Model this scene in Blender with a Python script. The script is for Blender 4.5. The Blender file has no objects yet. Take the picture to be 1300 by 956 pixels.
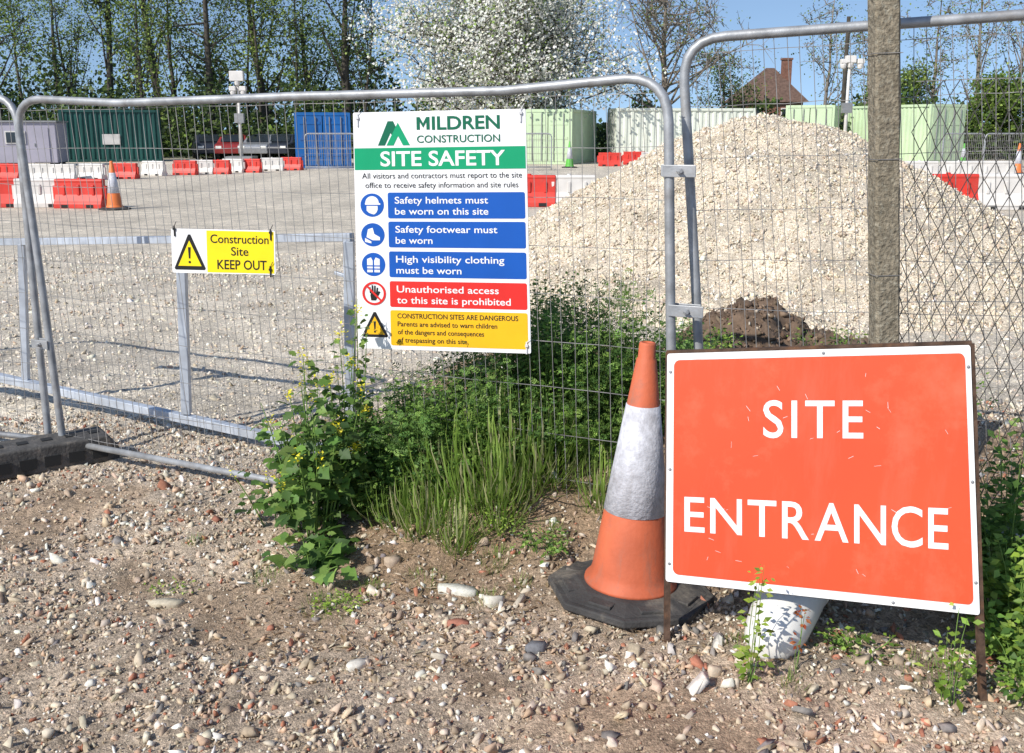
import bpy, math, random
import numpy as np
from mathutils import Vector, Matrix
rng = np.random.default_rng(7); random.seed(7)
SC = bpy.context.scene; C = SC.collection
PI = math.pi
F = 1263.9; PT = math.radians(12); CH = 1.7
cp, sp = math.cos(PT), math.sin(PT)
CAM = Vector((0, 0, CH))
# ------------------------------------------------------------------ camera geometry used to survey positions from the photo
def ray(px, py):
    a = (px-650)/F; b = (433.5-py)/F
    return Vector((a, cp+b*sp, -sp+b*cp))
def P(px, py, Y):
    r = ray(px, py); return CAM + r*(Y/r.y)
def G(px, py, z=0.0):
    r = ray(px, py); return CAM + r*((z-CH)/r.z)
def ss(a, b, t):
    t = np.clip((t-a)/(b-a), 0, 1); return t*t*(3-2*t)
def wav(x, y):
    return (np.sin(1.7*x+.3)*np.sin(2.1*y+1)+.5*np.sin(4.3*x+1.9*y+.7)*np.cos(3.7*y-1.1*x)+.3*np.sin(9.1*x-5*y)*np.sin(8.3*y+2.2*x))
def H(x, y):
    bank = .42*ss(-1.05, .05, x)*ss(3.45, 4.45, y)*(1-ss(5.6, 7.4, y))*(1-ss(6, 9, x))*(1-.75*ss(1.7, 2.6, x)*ss(4.2, 5, y))
    near = 1-ss(9, 16, y)
    return bank*(1+.12*wav(x*1.7, y*1.7)) + near*.014*wav(x, y)+ near*.008*wav(3.3*x+5, 3.1*y)+.020*wav(5*x, 5*y)*ss(-1.2, -.6, x)*ss(3.3, 3.8, y)*(1-ss(5, 6, y))
# ------------------------------------------------------------------ materials
def nodes_of(name):
    m = bpy.data.materials.new(name); m.use_nodes = True
    nt = m.node_tree; b = nt.nodes['Principled BSDF']; return m, nt, b
def mat(name, col, rough=.6, metal=0., var=.12, scale=8., bump=.0, bscale=60., dirt=None, dirt_amt=.0, dscale=3., spec=.4, streak=None):
    m, nt, b = nodes_of(name)
    N = nt.nodes; L = nt.links
    tc = N.new('ShaderNodeTexCoord')
    n = N.new('ShaderNodeTexNoise'); n.inputs['Scale'].default_value = scale; n.inputs['Detail'].default_value = 6
    L.new(tc.outputs['Object'], n.inputs['Vector'])
    r = N.new('ShaderNodeMapRange'); r.inputs['From Min'].default_value = .3; r.inputs['From Max'].default_value = .7
    r.inputs['To Min'].default_value = 1-var; r.inputs['To Max'].default_value = 1+var
    L.new(n.outputs['Fac'], r.inputs['Value'])
    mx = N.new('ShaderNodeVectorMath'); mx.operation = 'SCALE'; mx.inputs[0].default_value = col
    L.new(r.outputs['Result'], mx.inputs['Scale'])
    out = mx.outputs['Vector']
    def overlay(out, colr, amt, sc_, lo=.52, hi=.75, stretch=None):
        n2 = N.new('ShaderNodeTexNoise'); n2.inputs['Scale'].default_value = sc_; n2.inputs['Detail'].default_value = 9; n2.inputs['Roughness'].default_value = .7
        if stretch:
            mp = N.new('ShaderNodeMapping'); mp.inputs['Scale'].default_value = stretch; L.new(tc.outputs['Object'], mp.inputs['Vector']); L.new(mp.outputs[0], n2.inputs['Vector'])
        else: L.new(tc.outputs['Object'], n2.inputs['Vector'])
        r2 = N.new('ShaderNodeMapRange'); r2.inputs['From Min'].default_value = lo; r2.inputs['From Max'].default_value = hi
        r2.inputs['To Max'].default_value = amt
        L.new(n2.outputs['Fac'], r2.inputs['Value'])
        mm = N.new('ShaderNodeMix'); mm.data_type = 'RGBA'
        L.new(r2.outputs['Result'], mm.inputs['Factor']); L.new(out, mm.inputs['A']); mm.inputs['B'].default_value = (*colr, 1)
        return mm.outputs['Result']
    if dirt: out = overlay(out, dirt, dirt_amt, dscale)
    if streak: out = overlay(out, streak[0], streak[1], streak[2], .52, .75, (1, 1, .12))
    L.new(out, b.inputs['Base Color'])
    b.inputs['Roughness'].default_value = rough; b.inputs['Metallic'].default_value = metal
    b.inputs['Specular IOR Level'].default_value = spec
    if bump > 0:
        n3 = N.new('ShaderNodeTexNoise'); n3.inputs['Scale'].default_value = bscale; n3.inputs['Detail'].default_value = 5
        L.new(tc.outputs['Object'], n3.inputs['Vector'])
        bp = N.new('ShaderNodeBump'); bp.inputs['Strength'].default_value = bump; bp.inputs['Distance'].default_value = .01
        L.new(n3.outputs['Fac'], bp.inputs['Height']); L.new(bp.outputs['Normal'], b.inputs['Normal'])
    return m
def tint_mat(name, rough=.8, var=.2, scale=30., transl=0., pebble=False, bump=.3):
    m, nt, b = nodes_of(name); N = nt.nodes; L = nt.links
    at = N.new('ShaderNodeAttribute'); at.attribute_name = 'tint'
    tc = N.new('ShaderNodeTexCoord')
    n = N.new('ShaderNodeTexNoise'); n.inputs['Scale'].default_value = scale; n.inputs['Detail'].default_value = 8
    L.new(tc.outputs['Object'], n.inputs['Vector'])
    r = N.new('ShaderNodeMapRange'); r.inputs['From Min'].default_value = .3; r.inputs['From Max'].default_value = .7
    r.inputs['To Min'].default_value = 1-var; r.inputs['To Max'].default_value = 1+var
    L.new(n.outputs['Fac'], r.inputs['Value'])
    mx = N.new('ShaderNodeVectorMath'); mx.operation = 'SCALE'
    L.new(at.outputs['Color'], mx.inputs[0]); L.new(r.outputs['Result'], mx.inputs['Scale'])
    out = mx.outputs['Vector']; b.inputs['Roughness'].default_value = rough; b.inputs['Specular IOR Level'].default_value = .3
    if pebble:
        hs = []
        for sc_, lo, hi in ((120., .58, 1.35), (45., .78, 1.18)):
            v = N.new('ShaderNodeTexVoronoi'); v.inputs['Scale'].default_value = sc_; v.distance = 'MANHATTAN'
            nz = N.new('ShaderNodeTexNoise'); nz.inputs['Scale'].default_value = sc_*.8; L.new(tc.outputs['Object'], nz.inputs['Vector'])
            ad0 = N.new('ShaderNodeVectorMath'); ad0.operation = 'MULTIPLY_ADD'; L.new(nz.outputs['Color'], ad0.inputs[0]); ad0.inputs[1].default_value = (.8/sc_,)*3; L.new(tc.outputs['Object'], ad0.inputs[2])
            L.new(ad0.outputs[0], v.inputs['Vector'])
            sx = N.new('ShaderNodeSeparateColor'); L.new(v.outputs['Color'], sx.inputs['Color'])
            q = N.new('ShaderNodeMapRange'); q.inputs['To Min'].default_value = lo; q.inputs['To Max'].default_value = hi
            L.new(sx.outputs[0], q.inputs['Value'])
            k = N.new('ShaderNodeVectorMath'); k.operation = 'SCALE'
            L.new(out, k.inputs[0]); L.new(q.outputs['Result'], k.inputs['Scale']); out = k.outputs['Vector']
            hs.append(sx.outputs[1])
        n5 = N.new('ShaderNodeTexNoise'); n5.inputs['Scale'].default_value = 160; n5.inputs['Detail'].default_value = 4; L.new(tc.outputs['Object'], n5.inputs['Vector'])
        ad = N.new('ShaderNodeMath'); ad.operation = 'MULTIPLY_ADD'; L.new(hs[0], ad.inputs[0]); ad.inputs[1].default_value = .5; L.new(n5.outputs['Fac'], ad.inputs[2])
        bp = N.new('ShaderNodeBump'); bp.inputs['Strength'].default_value = .8; bp.inputs['Distance'].default_value = .010
        L.new(ad.outputs[0], bp.inputs['Height']); L.new(bp.outputs['Normal'], b.inputs['Normal'])
    elif bump > 0:
        bp = N.new('ShaderNodeBump'); bp.inputs['Strength'].default_value = bump; bp.inputs['Distance'].default_value = .006
        L.new(n.outputs['Fac'], bp.inputs['Height']); L.new(bp.outputs['Normal'], b.inputs['Normal'])
    L.new(out, b.inputs['Base Color'])
    if transl > 0:
        t = N.new('ShaderNodeBsdfTranslucent'); L.new(out, t.inputs['Color'])
        ms = N.new('ShaderNodeMixShader'); ms.inputs[0].default_value = transl
        L.new(b.outputs[0], ms.inputs[1]); L.new(t.outputs[0], ms.inputs[2])
        L.new(ms.outputs[0], N['Material Output'].inputs['Surface'])
    return m
M = dict(
 ground=tint_mat('gravel ground', .9, .24, 3., pebble=True),
 stone=tint_mat('stone', .85, .2, 60.),
 leaf=tint_mat('leaf', .5, .15, 20., transl=.42, bump=0),
 petal=tint_mat('petal', .7, .08, 20., transl=.3, bump=0),
 bark=mat('bark', (.07,.06,.048), .9, var=.4, scale=3, bump=.5),
 bark_pale=mat('pale bark', (.22,.185,.15), .9, var=.4, scale=3),
 stem=mat('green stem', (.14,.24,.05), .7, var=.2, scale=20),
 galv=mat('galvanised steel', (.36,.37,.38), .5, .4, var=.28, scale=14, dirt=(.16,.11,.07), dirt_amt=.5, dscale=6, bump=.1),
 galv_flat=mat('galvanised box section', (.50,.54,.60), .45, .25, var=.22, scale=9, dirt=(.3,.3,.3), dirt_amt=.4),
 wire=mat('fence wire', (.27,.26,.25), .6, .3, var=.35, scale=10),
 dwire=mat('old chain link wire', (.08,.075,.07), .7, .3, var=.3, scale=10),
 rust=mat('rusty steel', (.10,.06,.04), .8, .2, var=.5, scale=25, bump=.4, dirt=(.26,.11,.04), dirt_amt=.6, dscale=12),
 rubber=mat('black rubber', (.055,.052,.05), .8, var=.3, scale=12, dirt=(.28,.24,.19), dirt_amt=.9, dscale=4, bump=.4),
 footblock=mat('recycled rubber block', (.08,.075,.07), .85, var=.3, scale=14, dirt=(.26,.22,.18), dirt_amt=.8, dscale=6, bump=.6),
 sred=mat('faded red sign face', (.76,.078,.024), .5, var=.10, scale=2.2, dirt=(.80,.19,.10), dirt_amt=.7, dscale=2.8, streak=((.60,.13,.07), .5, 10)),
 swhite=mat('white sign sheeting', (.80,.80,.79), .4, var=.04, scale=5, dirt=(.50,.44,.38), dirt_amt=.6, dscale=9),
 bwhite=mat('white board plastic', (.80,.80,.80), .4, var=.03, scale=4, dirt=(.62,.60,.55), dirt_amt=.35, dscale=4),
 green=mat('green print', (.0,.30,.13), .4, var=.05),
 dgreen=mat('dark green print', (.0,.12,.06), .4, var=.05),
 blue=mat('blue print', (.004,.085,.40), .4, var=.05),
 red=mat('red print', (.66,.025,.02), .4, var=.05),
 yellow=mat('yellow print', (.80,.44,.01), .4, var=.05),
 yellow2=mat('bright yellow print', (.85,.64,.01), .4, var=.05),
 black=mat('black print', (.012,.012,.012), .45, var=.1),
 orange=mat('orange cone plastic', (.54,.125,.055), .65, var=.2, scale=6, dirt=(.24,.12,.085), dirt_amt=.95, dscale=5, bump=.15, streak=((.26,.15,.11), .75, 14)),
 sleeve=mat('grey white reflective sleeve', (.56,.56,.60), .5, var=.18, scale=40, dirt=(.26,.24,.25), dirt_amt=.95, dscale=7, bump=.3, bscale=90, streak=((.33,.31,.31), .5, 20)),
 concrete=mat('weathered concrete', (.23,.195,.14), .95, var=.5, scale=45, dirt=(.46,.44,.35), dirt_amt=.9, dscale=60, bump=1., bscale=90, streak=((.12,.10,.065), .6, 14)),
 pipe=mat('white plastic', (.76,.74,.69), .35, var=.03, scale=3, dirt=(.6,.54,.46), dirt_amt=.3, dscale=3),
 tie=mat('black cable tie', (.02,.02,.02), .5),
 wtie=mat('white cable tie', (.7,.7,.7), .5),
 cblue=mat('blue container paint', (.01,.12,.38), .5, var=.15, scale=1, dirt=(.15,.1,.08), dirt_amt=.4, dscale=2),
 cdark=mat('dark green container paint', (.012,.07,.06), .5, var=.2, scale=1, dirt=(.05,.06,.05), dirt_amt=.4, dscale=2),
 cpale=mat('pale green container paint', (.50,.62,.40), .5, var=.1, scale=1, dirt=(.3,.25,.15), dirt_amt=.4, dscale=2),
 cwhite=mat('pale cream container paint', (.70,.73,.63), .5, var=.1, scale=1, dirt=(.3,.25,.18), dirt_amt=.4, dscale=2),
 cgrey=mat('grey cabin paint', (.36,.34,.40), .5, var=.1, scale=1),
 metal=mat('dull metal', (.3,.3,.3), .5, .5),
 bred=mat('red barrier plastic', (.62,.045,.03), .5, var=.15, scale=3, dirt=(.35,.15,.12), dirt_amt=.4, dscale=2),
 bwht=mat('white barrier plastic', (.66,.63,.59), .5, var=.1, scale=3, dirt=(.4,.36,.3), dirt_amt=.6, dscale=2),
 conegreen=mat('green yellow cone plastic', (.10,.42,.05), .5, var=.1),
 coneor=mat('clean orange cone plastic', (.75,.19,.05), .5, var=.08),
 tyre=mat('tyre', (.02,.02,.02), .8), glass=mat('dark glass', (.02,.025,.03), .1, spec=.8),
 carred=mat('red car paint', (.25,.03,.03), .3), carsil=mat('silver car paint', (.30,.31,.33), .3, .4), carblk=mat('dark car paint', (.03,.035,.05), .3),
 lamp=mat('lamp lens', (.8,.8,.75), .2),
 brick=mat('red brown brick', (.21,.10,.07), .9, var=.3, scale=6), tile=mat('brown roof tile', (.13,.08,.06), .9, var=.35, scale=5),
 soil=mat('dark soil', (.14,.095,.065), .95, var=.5, scale=14, bump=1., bscale=30),
)
# ------------------------------------------------------------------ object helpers
def tag(o, label=None, cat=None, group=None, kind=None):
    if label: o['label'] = label
    if cat: o['category'] = cat
    if group: o['group'] = group
    if kind: o['kind'] = kind
    return o
def empty(name, loc=(0, 0, 0), label=None, cat=None, group=None, rz=0):
    o = bpy.data.objects.new(name, None); C.objects.link(o); o.location = loc; o.rotation_euler.z = rz
    o.empty_display_size = .1
    return tag(o, label, cat, group)
def rootloc(p):
    while p is not None and p.parent is not None: p = p.parent
    return np.array(p.location) if p is not None else np.zeros(3)
def npmesh(name, V, Fc, m, parent=None, col=None, smooth=False, loc=None, world=True):
    V = np.asarray(V, dtype=np.float64).reshape(-1, 3); Fc = np.asarray(Fc, dtype=np.int32)
    off = (rootloc(parent) if parent is not None else (np.array(loc) if loc is not None else np.zeros(3))) if world else np.zeros(3)
    me = bpy.data.meshes.new(name); k = Fc.shape[1]; n = len(Fc)
    me.vertices.add(len(V)); me.vertices.foreach_set('co', (V-off).astype(np.float32).ravel())
    me.loops.add(n*k); me.loops.foreach_set('vertex_index', Fc.ravel())
    me.polygons.add(n); me.polygons.foreach_set('loop_start', np.arange(n, dtype=np.int32)*k)
    me.update(calc_edges=True)
    if smooth: me.polygons.foreach_set('use_smooth', np.ones(n, dtype=bool))
    if col is not None:
        a = me.attributes.new('tint', 'FLOAT_COLOR', 'POINT')
        c = np.ones((len(V), 4), dtype=np.float32); c[:, :3] = col; a.data.foreach_set('color', c.ravel())
    me.materials.append(m)
    o = bpy.data.objects.new(name, me); C.objects.link(o)
    if parent is not None: o.parent = parent
    elif loc is not None: o.location = loc
    return o
class MB:
    def __init__(s): s.v = []; s.f = []
    def add(s, vs, fs):
        b = len(s.v); s.v += [tuple(v) for v in vs]; s.f += [tuple(b+i for i in f) for f in fs]; return s
    def box(s, c, d, R=None):
        vs = []
        for x in (-.5, .5):
            for y in (-.5, .5):
                for z in (-.5, .5):
                    v = Vector((x*d[0], y*d[1], z*d[2]))
                    if R is not None: v = R @ v
                    vs.append(v+Vector(c))
        return s.add(vs, [(0,1,3,2),(4,6,7,5),(0,4,5,1),(2,3,7,6),(0,2,6,4),(1,5,7,3)])
    def tube(s, pts, r, n=8, cap=True):
        pts = [Vector(p) for p in pts]; rs = r if hasattr(r, '__len__') else [r]*len(pts)
        vs = []; fs = []; prev = None
        for i, p in enumerate(pts):
            d = (pts[min(i+1, len(pts)-1)]-pts[max(i-1, 0)])
            if d.length < 1e-9: d = Vector((0, 0, 1))
            d.normalize()
            if prev is None:
                a = Vector((0, 0, 1)) if abs(d.z) < .9 else Vector((0, 1, 0))
                u = d.cross(a).normalized()
            else:
                u = (prev-d*prev.dot(d)).normalized()
            prev = u; w = d.cross(u)
            for k in range(n):
                t = 2*PI*(k+.5)/n; vs.append(p+(u*math.cos(t)+w*math.sin(t))*rs[i])
        for i in range(len(pts)-1):
            for k in range(n):
                fs.append((i*n+k, i*n+(k+1) % n, (i+1)*n+(k+1) % n, (i+1)*n+k))
        if cap and n > 2:
            fs.append(tuple(range(n))[::-1]); fs.append(tuple((len(pts)-1)*n+k for k in range(n)))
        return s.add(vs, fs)
    def lathe(s, prof, n=32, at=(0, 0, 0), R=None, capb=True, capt=True):
        vs = []; fs = []
        for r, z in prof:
            for k in range(n):
                v = Vector((r*math.cos(2*PI*k/n), r*math.sin(2*PI*k/n), z))
                if R is not None: v = R @ v
                vs.append(v+Vector(at))
        for i in range(len(prof)-1):
            for k in range(n): fs.append((i*n+k, i*n+(k+1) % n, (i+1)*n+(k+1) % n, (i+1)*n+k))
        if capb: fs.append(tuple(range(n))[::-1])
        if capt: fs.append(tuple((len(prof)-1)*n+k for k in range(n)))
        return s.add(vs, fs)
    def extrude(s, poly, f0, f1):
        n = len(poly); a = [f0(p) for p in poly]; b = [f1(p) for p in poly]
        return s.add(a+b, [tuple(range(n))[::-1], tuple(range(n, 2*n))]+[(i, (i+1) % n, n+(i+1) % n, n+i) for i in range(n)])
    def build(s, name, m, parent=None, smooth=False, loc=None, world=True):
        off = (rootloc(parent) if parent is not None else (np.array(loc) if loc is not None else np.zeros(3))) if world else np.zeros(3)
        me = bpy.data.meshes.new(name)
        me.from_pydata([tuple(np.array(v)-off) for v in s.v], [], s.f); me.update()
        if smooth:
            for p in me.polygons: p.use_smooth = len(p.vertices) <= 4
        me.materials.append(m)
        o = bpy.data.objects.new(name, me); C.objects.link(o)
        if parent is not None: o.parent = parent
        elif loc is not None: o.location = loc
        return o
def copy_tree(o, parent=None):
    c = o.copy(); C.objects.link(c)
    if parent is not None: c.parent = parent
    for ch in [q for q in bpy.data.objects if q.parent == o]: copy_tree(ch, c)
    return c
def bevel(o, w=.004, seg=2):
    b = o.modifiers.new('edge', 'BEVEL'); b.width = w; b.segments = seg; b.limit_method = 'ANGLE'; return o
CUB = np.array([(x, y, z) for x in (-1, 1) for y in (-1, 1) for z in (-1, 1)])*.62
CUF = np.array([(0,1,3),(0,3,2),(4,6,7),(4,7,5),(0,4,5),(0,5,1),(2,3,7),(2,7,6),(0,2,6),(0,6,4),(1,5,7),(1,7,3)])
def stones(name, pos, size, m, cols, flat=.6, jit=.38, parent=None, loc=None):
    n = len(pos)
    T = CUB[None]*(1+rng.uniform(-jit, jit, (n, 8, 3)))
    T[:, 1::2, :2] *= rng.uniform(.45, 1, (n, 1, 1))
    T = T+rng.normal(0, .12, T.shape)
    sc = np.stack([rng.uniform(.7, 1.6, n), rng.uniform(.5, 1.1, n), rng.uniform(flat*.5, flat*1.3, n)], 1)
    T = T*sc[:, None]
    tilt = rng.normal(0, .5, (n, 2)); az = rng.uniform(0, 2*PI, n)
    ca, sa = np.cos(az), np.sin(az)
    x = T[..., 0]*ca[:, None]-T[..., 1]*sa[:, None]; y = T[..., 0]*sa[:, None]+T[..., 1]*ca[:, None]
    z = T[..., 2]+x*tilt[:, :1]+y*tilt[:, 1:]
    V = np.stack([x, y, z], 2)*size[:, None, None]+pos[:, None, :]
    Fc = (CUF[None]+8*np.arange(n)[:, None, None]).reshape(-1, 3)
    return npmesh(name, V, Fc, m, parent, np.repeat(cols, 8, 0), loc=loc)
def pal(n, cols, w=None, v=.15):
    cols = np.array(cols); i = rng.choice(len(cols), n, p=(None if w is None else np.array(w)/sum(w)))
    return np.clip(cols[i]*(1+rng.uniform(-v, v, (n, 1)))*(1+rng.uniform(-.04, .04, (n, 3))), 0, 1)
LEAF = (np.array([(0,0,0),(.45,.28,.06),(1,0,-.05),(.45,-.28,.06)]), np.array([(0,1,2),(0,2,3)]))
NARROW = (np.array([(0,0,0),(.4,.12,.03),(1,0,-.1),(.4,-.12,.03)]), np.array([(0,1,2),(0,2,3)]))
LOBE = (np.array([(0,0,0),(.18,.16,.03),(.22,.34,.02),(.42,.24,.05),(.5,.42,.0),(.72,.26,.0),(1,0,-.16),(.72,-.26,.0),(.5,-.42,.0),(.42,-.24,.05),(.22,-.34,.02),(.18,-.16,.03),(.45,0,-.02)]),
        np.array([(12,i,i+1) for i in range(0, 11)]+[(12,11,0)]))
_f = []; _ff = []
for i_, (a_, l_) in enumerate(((.2,.34),(.4,.36),(.6,.30),(.8,.2))):
    for s__ in (-1, 1):
        k_ = len(_f); _f += [(a_, 0, 0), (a_+.12, s__*l_*.55, .04), (a_+.16, s__*l_, -.03), (a_-.04, s__*l_*.5, .04)]; _ff += [(k_, k_+1, k_+2), (k_, k_+2, k_+3)]
k_ = len(_f); _f += [(.75,0,0),(.9,.10,.0),(1.05,0,-.05),(.9,-.10,0)]; _ff += [(k_, k_+1, k_+2), (k_, k_+2, k_+3)]
FEATH = (np.array(_f), np.array(_ff))
BLADE = (np.array([(0,.02,0),(0,-.02,0),(.5,.016,.03),(.5,-.016,.03),(.85,.008,-.05),(.85,-.008,-.05),(1,0,-.13)]), np.array([(0,1,3),(0,3,2),(2,3,5),(2,5,4),(4,5,6)]))
def unit(a): return a/np.maximum(np.linalg.norm(a, axis=1)[:, None], 1e-9)
def leaves(name, pos, d, nrm, size, tpl, cols, parent, m=None, loc=None):
    T, TF = tpl; n = len(pos); d = unit(d); s = unit(np.cross(nrm, d)); u = np.cross(d, s)
    V = pos[:, None]+size[:, None, None]*(T[None, :, :1]*d[:, None]+T[None, :, 1:2]*s[:, None]+T[None, :, 2:]*u[:, None])
    Fc = (TF[None]+len(T)*np.arange(n)[:, None, None]).reshape(-1, 3)
    return npmesh(name, V, Fc, m or M['leaf'], parent, np.repeat(cols, len(T), 0), loc=loc)

# ------------------------------------------------------------------ ground
def axis(a, b, step, lo, hi, g=1.16):
    c = list(np.arange(a, b, step)); s = step; x = c[-1]
    while x < hi: s *= g; x += s; c.append(x)
    s = step; x = c[0]; l = []
    while x > lo: s *= g; x -= s; l.append(x)
    return np.array(l[::-1]+c)
gx = axis(-4.2, 3.6, .035, -500, 500); gy = axis(1.4, 7, .035, -30, 700)
X, Y = np.meshgrid(gx, gy); Z = H(X, Y)
far = ss(75, 200, Y); Z = Z+far*1.0
micro = (rng.normal(0, 1, X.shape))*.005*(1-ss(6, 8, Y)); Z += micro
V = np.stack([X, Y, Z], 2).reshape(-1, 3); nx = len(gx); ny = len(gy)
ii = (np.arange(ny-1)[:, None]*nx+np.arange(nx-1)[None]).reshape(-1)
Fc = np.stack([ii, ii+1, ii+nx+1, ii+nx], 1)
fore = np.array((.44, .35, .26)); yard = np.array((.64, .565, .455)); soilc = np.array((.30, .21, .135)); grass_c = np.array((.09, .14, .04))
xf, yf = V[:, 0], V[:, 1]
wy = ss(4.3, 6.0, yf+.3*wav(xf, yf))[:, None]
col = fore*(1-wy)+yard*wy
def bankmask(xf, yf): return ss(-1.15, -.4, xf+.15*wav(xf*2, yf*2))*ss(3.05, 3.65, yf+.18*wav(xf*2, yf*3))*(1-ss(6.0, 7.6, yf))*(1-ss(1.5, 2.2, xf)*ss(4, 4.6, yf))
def soilpatch(x, y): return ss(.15, .75, wav(x*1.5+4, y*1.7+2))*(1-ss(4.6, 5.6, y))
wb = np.maximum(bankmask(xf, yf), .7*soilpatch(xf, yf))[:, None]
col = col*(1-wb)+soilc*wb
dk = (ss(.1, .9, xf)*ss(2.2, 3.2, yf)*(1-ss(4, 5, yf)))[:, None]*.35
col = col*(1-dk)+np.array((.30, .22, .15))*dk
wg = ss(58, 66, yf)[:, None]; col = col*(1-wg)+grass_c*wg
col = col*(1+.13*wav(xf*.9+2, yf*.8)[:, None]*(1-wg))
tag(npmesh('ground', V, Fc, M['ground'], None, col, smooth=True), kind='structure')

def scatter(n, x0, x1, y0, y1, clear=None):
    x = rng.uniform(x0, x1, n); y = y0+(y1-y0)*rng.random(n)**1.15
    k = np.abs(x) < .60*y+.4
    x, y = x[k], y[k]
    return x, y
rub = [(.50,.40,.29),(.58,.50,.39),(.38,.29,.21),(.74,.70,.62),(.38,.16,.10),(.23,.205,.19),(.50,.35,.24)]
x, y = scatter(105000, -3.6, 3.0, 1.5, 5.8); n = len(x)
keep = ~((bankmask(x, y) > .5) & (rng.random(n) < .5)); x, y = x[keep], y[keep]; n = len(x)
keep = rng.random(n) < np.clip(.85-.6*soilpatch(x, y)+.2*wav(x*3, y*3.3), .22, 1); x, y = x[keep], y[keep]; n = len(x)
s = np.minimum(.0026+rng.gamma(1.2, .0034, n), .024)
tag(stones('rubble_pebbles', np.stack([x, y, H(x, y)+s*.25], 1), s, M['stone'], pal(n, rub, (5,4,3,2,1.2,1.2,1.5), .25), flat=.8), 'crushed brick and stone rubble covering the track in front of the fence', 'rubble', kind='stuff')
x, y = scatter(3400, -3.2, 3.0, 1.7, 4.6); n = len(x)
keep = rng.random(n) < np.clip(.25+.5*ss(3.9, 3.2, y)*ss(-1.6, -.2, x)+.25*ss(-1, 1, x), .15, 1); x, y = x[keep], y[keep]; n = len(x)
s = .008+rng.gamma(1.5, .0058, n); s = np.minimum(s, .036)
tag(stones('loose_cobbles', np.stack([x, y, H(x, y)+s*.2], 1), s, M['stone'], pal(n, rub, (4,4,3,3,1.8,1.2,2), .2), flat=.5, jit=.45), 'larger loose stones and brick bits lying over the track', 'stones', kind='stuff')
x = rng.uniform(-7, 6.5, 38000); y = 5.0+9*rng.random(38000)**1.2; k = (np.abs(x) < .58*y+.3) & (H(x, y) < .2); x, y = x[k], y[k]; n = len(x)
s = .005+rng.gamma(1.5, .0042, n)*(.6+.06*y); s = np.minimum(s, .034)
yc = [(.67,.59,.47),(.73,.66,.55),(.57,.48,.37),(.48,.40,.30),(.80,.76,.67),(.48,.34,.24)]
tag(stones('yard_gravel', np.stack([x, y, H(x, y)+s*.1], 1), s, M['stone'], pal(n, yc, (5,4,3,1.2,1.0,.5), .14)), 'pale gravel covering the yard behind the fence', 'gravel', kind='stuff')

def slab(px, py, sx, sy, sz, az, col, label, m=None):
    g = G(px, py); g.z = H(g.x, g.y)
    n = 7; pts = []
    r0 = random.Random(px)
    for i in range(n):
        a = 2*PI*(i+r0.uniform(-.3, .3))/n; k = r0.uniform(.72, 1.15)
        X_, Y_ = sx*math.cos(a)*k, sy*math.sin(a)*k
        pts.append((X_*math.cos(az)-Y_*math.sin(az), X_*math.sin(az)+Y_*math.cos(az)))
    top = [(p[0]*.93, p[1]*.93, sz*r0.uniform(.7, 1.15)) for p in pts]; mid = [(p[0], p[1], sz*.35) for p in pts]; bot = [(p[0]*.97, p[1]*.97, -.015) for p in pts]
    V = [(g.x+a, g.y+b, g.z+c) for a, b, c in bot+mid+top]+[(g.x, g.y, g.z+sz*1.0)]
    fs = []
    for L_ in (0, 1):
        for i in range(n): fs.append((L_*n+i, L_*n+(i+1) % n, (L_+1)*n+(i+1) % n, (L_+1)*n+i))
    for i in range(n): fs.append((2*n+i, 2*n+(i+1) % n, 3*n))
    tri = []
    for f in fs: tri += [f] if len(f) == 3 else [(f[0], f[1], f[2]), (f[0], f[2], f[3])]
    o = npmesh('stone', V, tri, M['stone'], None, np.tile(np.array(col), (len(V), 1)), loc=g)
    tag(o, label, 'stone')
slab(583, 750, .095, .034, .018, -.25, (.62,.60,.52), 'long flat white stone lying at the foot of the bank')
slab(627, 768, .045, .026, .032, .3, (.60,.56,.47), 'cream coloured lump of stone right of the long flat white stone')
slab(207, 760, .080, .028, .018, .1, (.50,.44,.33), 'flat tan stone on the open track, farthest left of the big stones')
slab(583, 795, .045, .022, .018, .1, (.36,.15,.10), 'dark red brick fragment in front of the long flat white stone')
slab(498, 722, .040, .026, .026, .5, (.44,.34,.25), 'brown stone below the mustard plant')
slab(680, 830, .036, .026, .028, .2, (.17,.17,.18), 'dark grey angular stone on the track left of the cone base')
slab(452, 843, .042, .022, .018, .8, (.60,.56,.49), 'pale wedge shaped stone low in the middle of the track')
slab(906, 858, .026, .02, .028, .5, (.55,.45,.34), 'small tan stone in front of the red sign between its front legs')

# ------------------------------------------------------------------ gravel heap and soil heap
def heap_h(x, y):
    xx = np.where(x > 3.0, (x-3.0)*.93, x-3.0)
    r = np.sqrt(xx**2+((y-12.2)*1.05)**2+.42)
    h = 2.22-.56*r
    h = np.where(h < .35, .35-(.35-h)*.75, h)
    return h+.045*wav(x*1.1, y*1.3)+.03*wav(2.4*x, 2.4*y)+.012*wav(5*x, 5*y)
hx = np.arange(-2.2, 8.8, .06); hy = np.arange(7.2, 16, .06); X, Y = np.meshgrid(hx, hy)
Z = np.maximum(heap_h(X, Y)+rng.normal(0, .008, X.shape), -.15); V = np.stack([X, Y, Z], 2).reshape(-1, 3)
nx = len(hx); ii = (np.arange(len(hy)-1)[:, None]*nx+np.arange(nx-1)[None]).reshape(-1)
Fc = np.stack([ii, ii+1, ii+nx+1, ii+nx], 1); zf = V[:, 2]; Fc = Fc[(zf[Fc].max(1) > -.05)]
hp = empty('gravel_heap', (3.0, 12.2, 0), 'large pale gravel heap rising behind the fences', 'gravel heap')
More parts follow.
